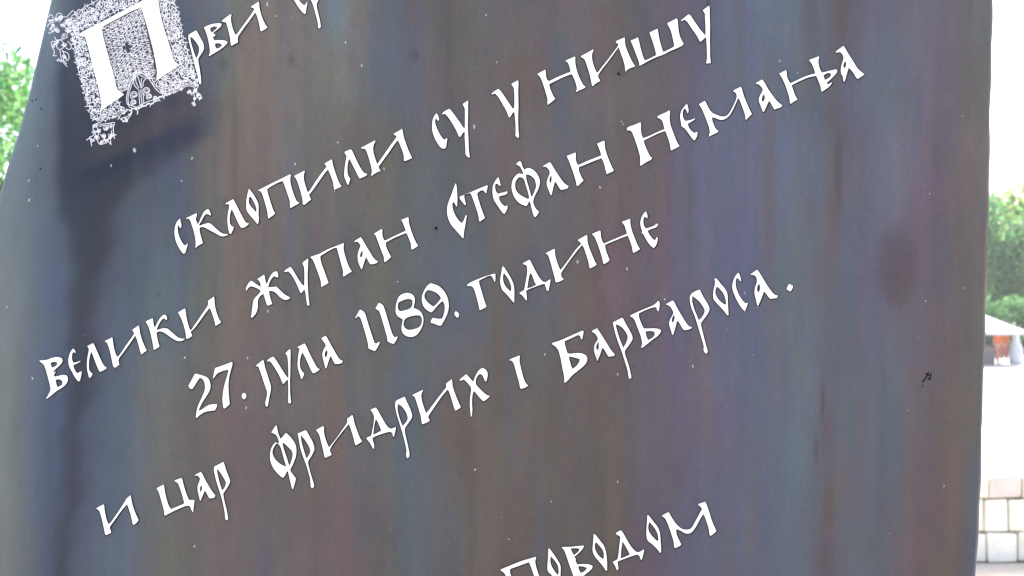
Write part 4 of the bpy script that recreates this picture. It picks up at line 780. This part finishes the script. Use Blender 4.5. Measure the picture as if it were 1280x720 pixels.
def make_tree(name, loc_, label, H, R, zc, leaf, nclump, per, lm, seed, group=None, squash=.8):
    r_ = np.random.RandomState(seed); rr = random.Random(seed)
    t = tag(empty(name, loc_), label, 'tree', group)
    bm = bmesh.new(); add_tube(bm, [(0, 0, -.1), (.03 * H * .2, 0, zc * .35), (-.02 * H * .3, .05, zc * .7), (0, 0, zc)], [H * .03, H * .024, H * .019, H * .012], 10)
    bm_obj('trunk', bm, M_bark, t, True)
    cl = []
    for i in range(9):
        a_ = i * 2.4 + rr.uniform(-.3, .3); z0 = zc * rr.uniform(.5, .85); L_ = R * rr.uniform(.6, .9); up = rr.uniform(.2, .9)
        p0 = Vector((0, 0, z0)); p2 = Vector((math.cos(a_) * L_, math.sin(a_) * L_, z0 + L_ * up)); p1 = (p0 + p2) / 2 + Vector((0, 0, L_ * .1))
        bm = bmesh.new(); add_tube(bm, [p0, p1, p2], [H * .012, H * .008, H * .003], 6); bm_obj('limb', bm, M_bark, t, True)
    V_, F_ = [], []
    # clumps on and within an uneven ellipsoid
    lob = [(r_.randn(3), r_.uniform(.12, .32)) for _ in range(9)]
    for i in range(nclump):
        d = r_.randn(3); d /= np.linalg.norm(d)
        k = 1 + sum(a_ * max(0, np.dot(d, l / np.linalg.norm(l))) ** 6 for l, a_ in lob) - .12
        rad = R * k * r_.uniform(.35, 1) ** .45
        c_ = np.array([d[0] * rad, d[1] * rad, zc + d[2] * rad * squash])
        cr = R * r_.uniform(.10, .22)
        q = c_ + r_.randn(per, 3) * cr * np.array([.55, .55, .42])
        ax = r_.randn(per, 3); ax[:, 2] += .3; ax /= np.linalg.norm(ax, axis=1)[:, None]
        bx = np.cross(ax, r_.randn(per, 3)); bx /= np.linalg.norm(bx, axis=1)[:, None]
        s_ = leaf * r_.uniform(.6, 1.25, (per, 1))
        b0 = len(V_)
        A = q + ax * s_; B = q + bx * s_ * .42; C_ = q - ax * s_; D_ = q - bx * s_ * .42
        for j in range(per):
            V_ += [tuple(A[j]), tuple(B[j]), tuple(C_[j]), tuple(D_[j])]; F_.append((b0 + 4 * j, b0 + 4 * j + 1, b0 + 4 * j + 2, b0 + 4 * j + 3))
    o = mesh_obj('crown', V_, F_, lm, t)
    return t
def px_at(px, Y): return (px - 640) / FPX * Y
make_tree('broadleaf_tree', (px_at(-92, 14), 14, PLAZA_Z), 'leafy green tree at the left edge of the photo beside the curled sheet edge', 7.6, 1.95, 5.35, .065, 520, 34, M_leaf, 3, None, .95)
base = [(1205, 72, 9.6, 3.6, 5.6, 5, M_leaf), (1262, 76, 10.0, 3.5, 5.9, 6, M_leaf2), (1322, 70, 9.2, 3.6, 5.0, 7, M_leaf), (1236, 88, 8.8, 4.4, 4.4, 8, M_leaf), (1300, 92, 9.5, 4.8, 4.8, 9, M_leaf2)]
labs = ['green tree directly behind the white canopy, partly hidden by the steel sheet', 'pale yellow-green tree above the right end of the white canopy', 'tree at the right edge of the photo beyond the folded parasol',
        'low dark tree further back behind the canopy roof', 'far tree filling the gap at the right edge behind the others']
for (px, Y, H, R, zc, sd_, lm), lb in zip(base, labs):
    make_tree('broadleaf_tree', (px_at(px, Y), Y, PLAZA_Z), lb, H, R, zc + .5, .24, 330, 26, lm, sd_, 'trees beyond the plaza', 1.0)
for (px, Y, R, sd_, lb) in [(1222, 64, 1.5, 21, 'dark bush behind the left half of the white canopy'), (1262, 63, 1.6, 22, 'bush behind the gap between the canopy and the folded parasol'), (1300, 64, 1.7, 23, 'bush at the right edge of the photo beneath the trees')]:
    make_tree('bush', (px_at(px, Y), Y, PLAZA_Z), lb, 2.6, R, 1.5, .12, 260, 26, M_leaf, sd_, 'bushes beneath the trees', 1.0)['category'] = 'bush'

# ---------------------------------------------------------------- haze over the plaza
hz = bpy.data.materials.new('haze'); hz.use_nodes = True; hn = hz.node_tree; hn.nodes.clear()
ho = hn.nodes.new('ShaderNodeOutputMaterial'); hv = hn.nodes.new('ShaderNodeVolumePrincipled')
hv.inputs['Density'].default_value = .0007; hv.inputs['Color'].default_value = (.92, .96, 1, 1); hv.inputs['Anisotropy'].default_value = .3
hn.links.new(hv.outputs[0], ho.inputs['Volume'])
bm = bmesh.new(); add_box(bm, (0, 0, 6), (5400, 5400, 18.4)); o = bm_obj('haze', bm, hz); o['kind'] = 'stuff'
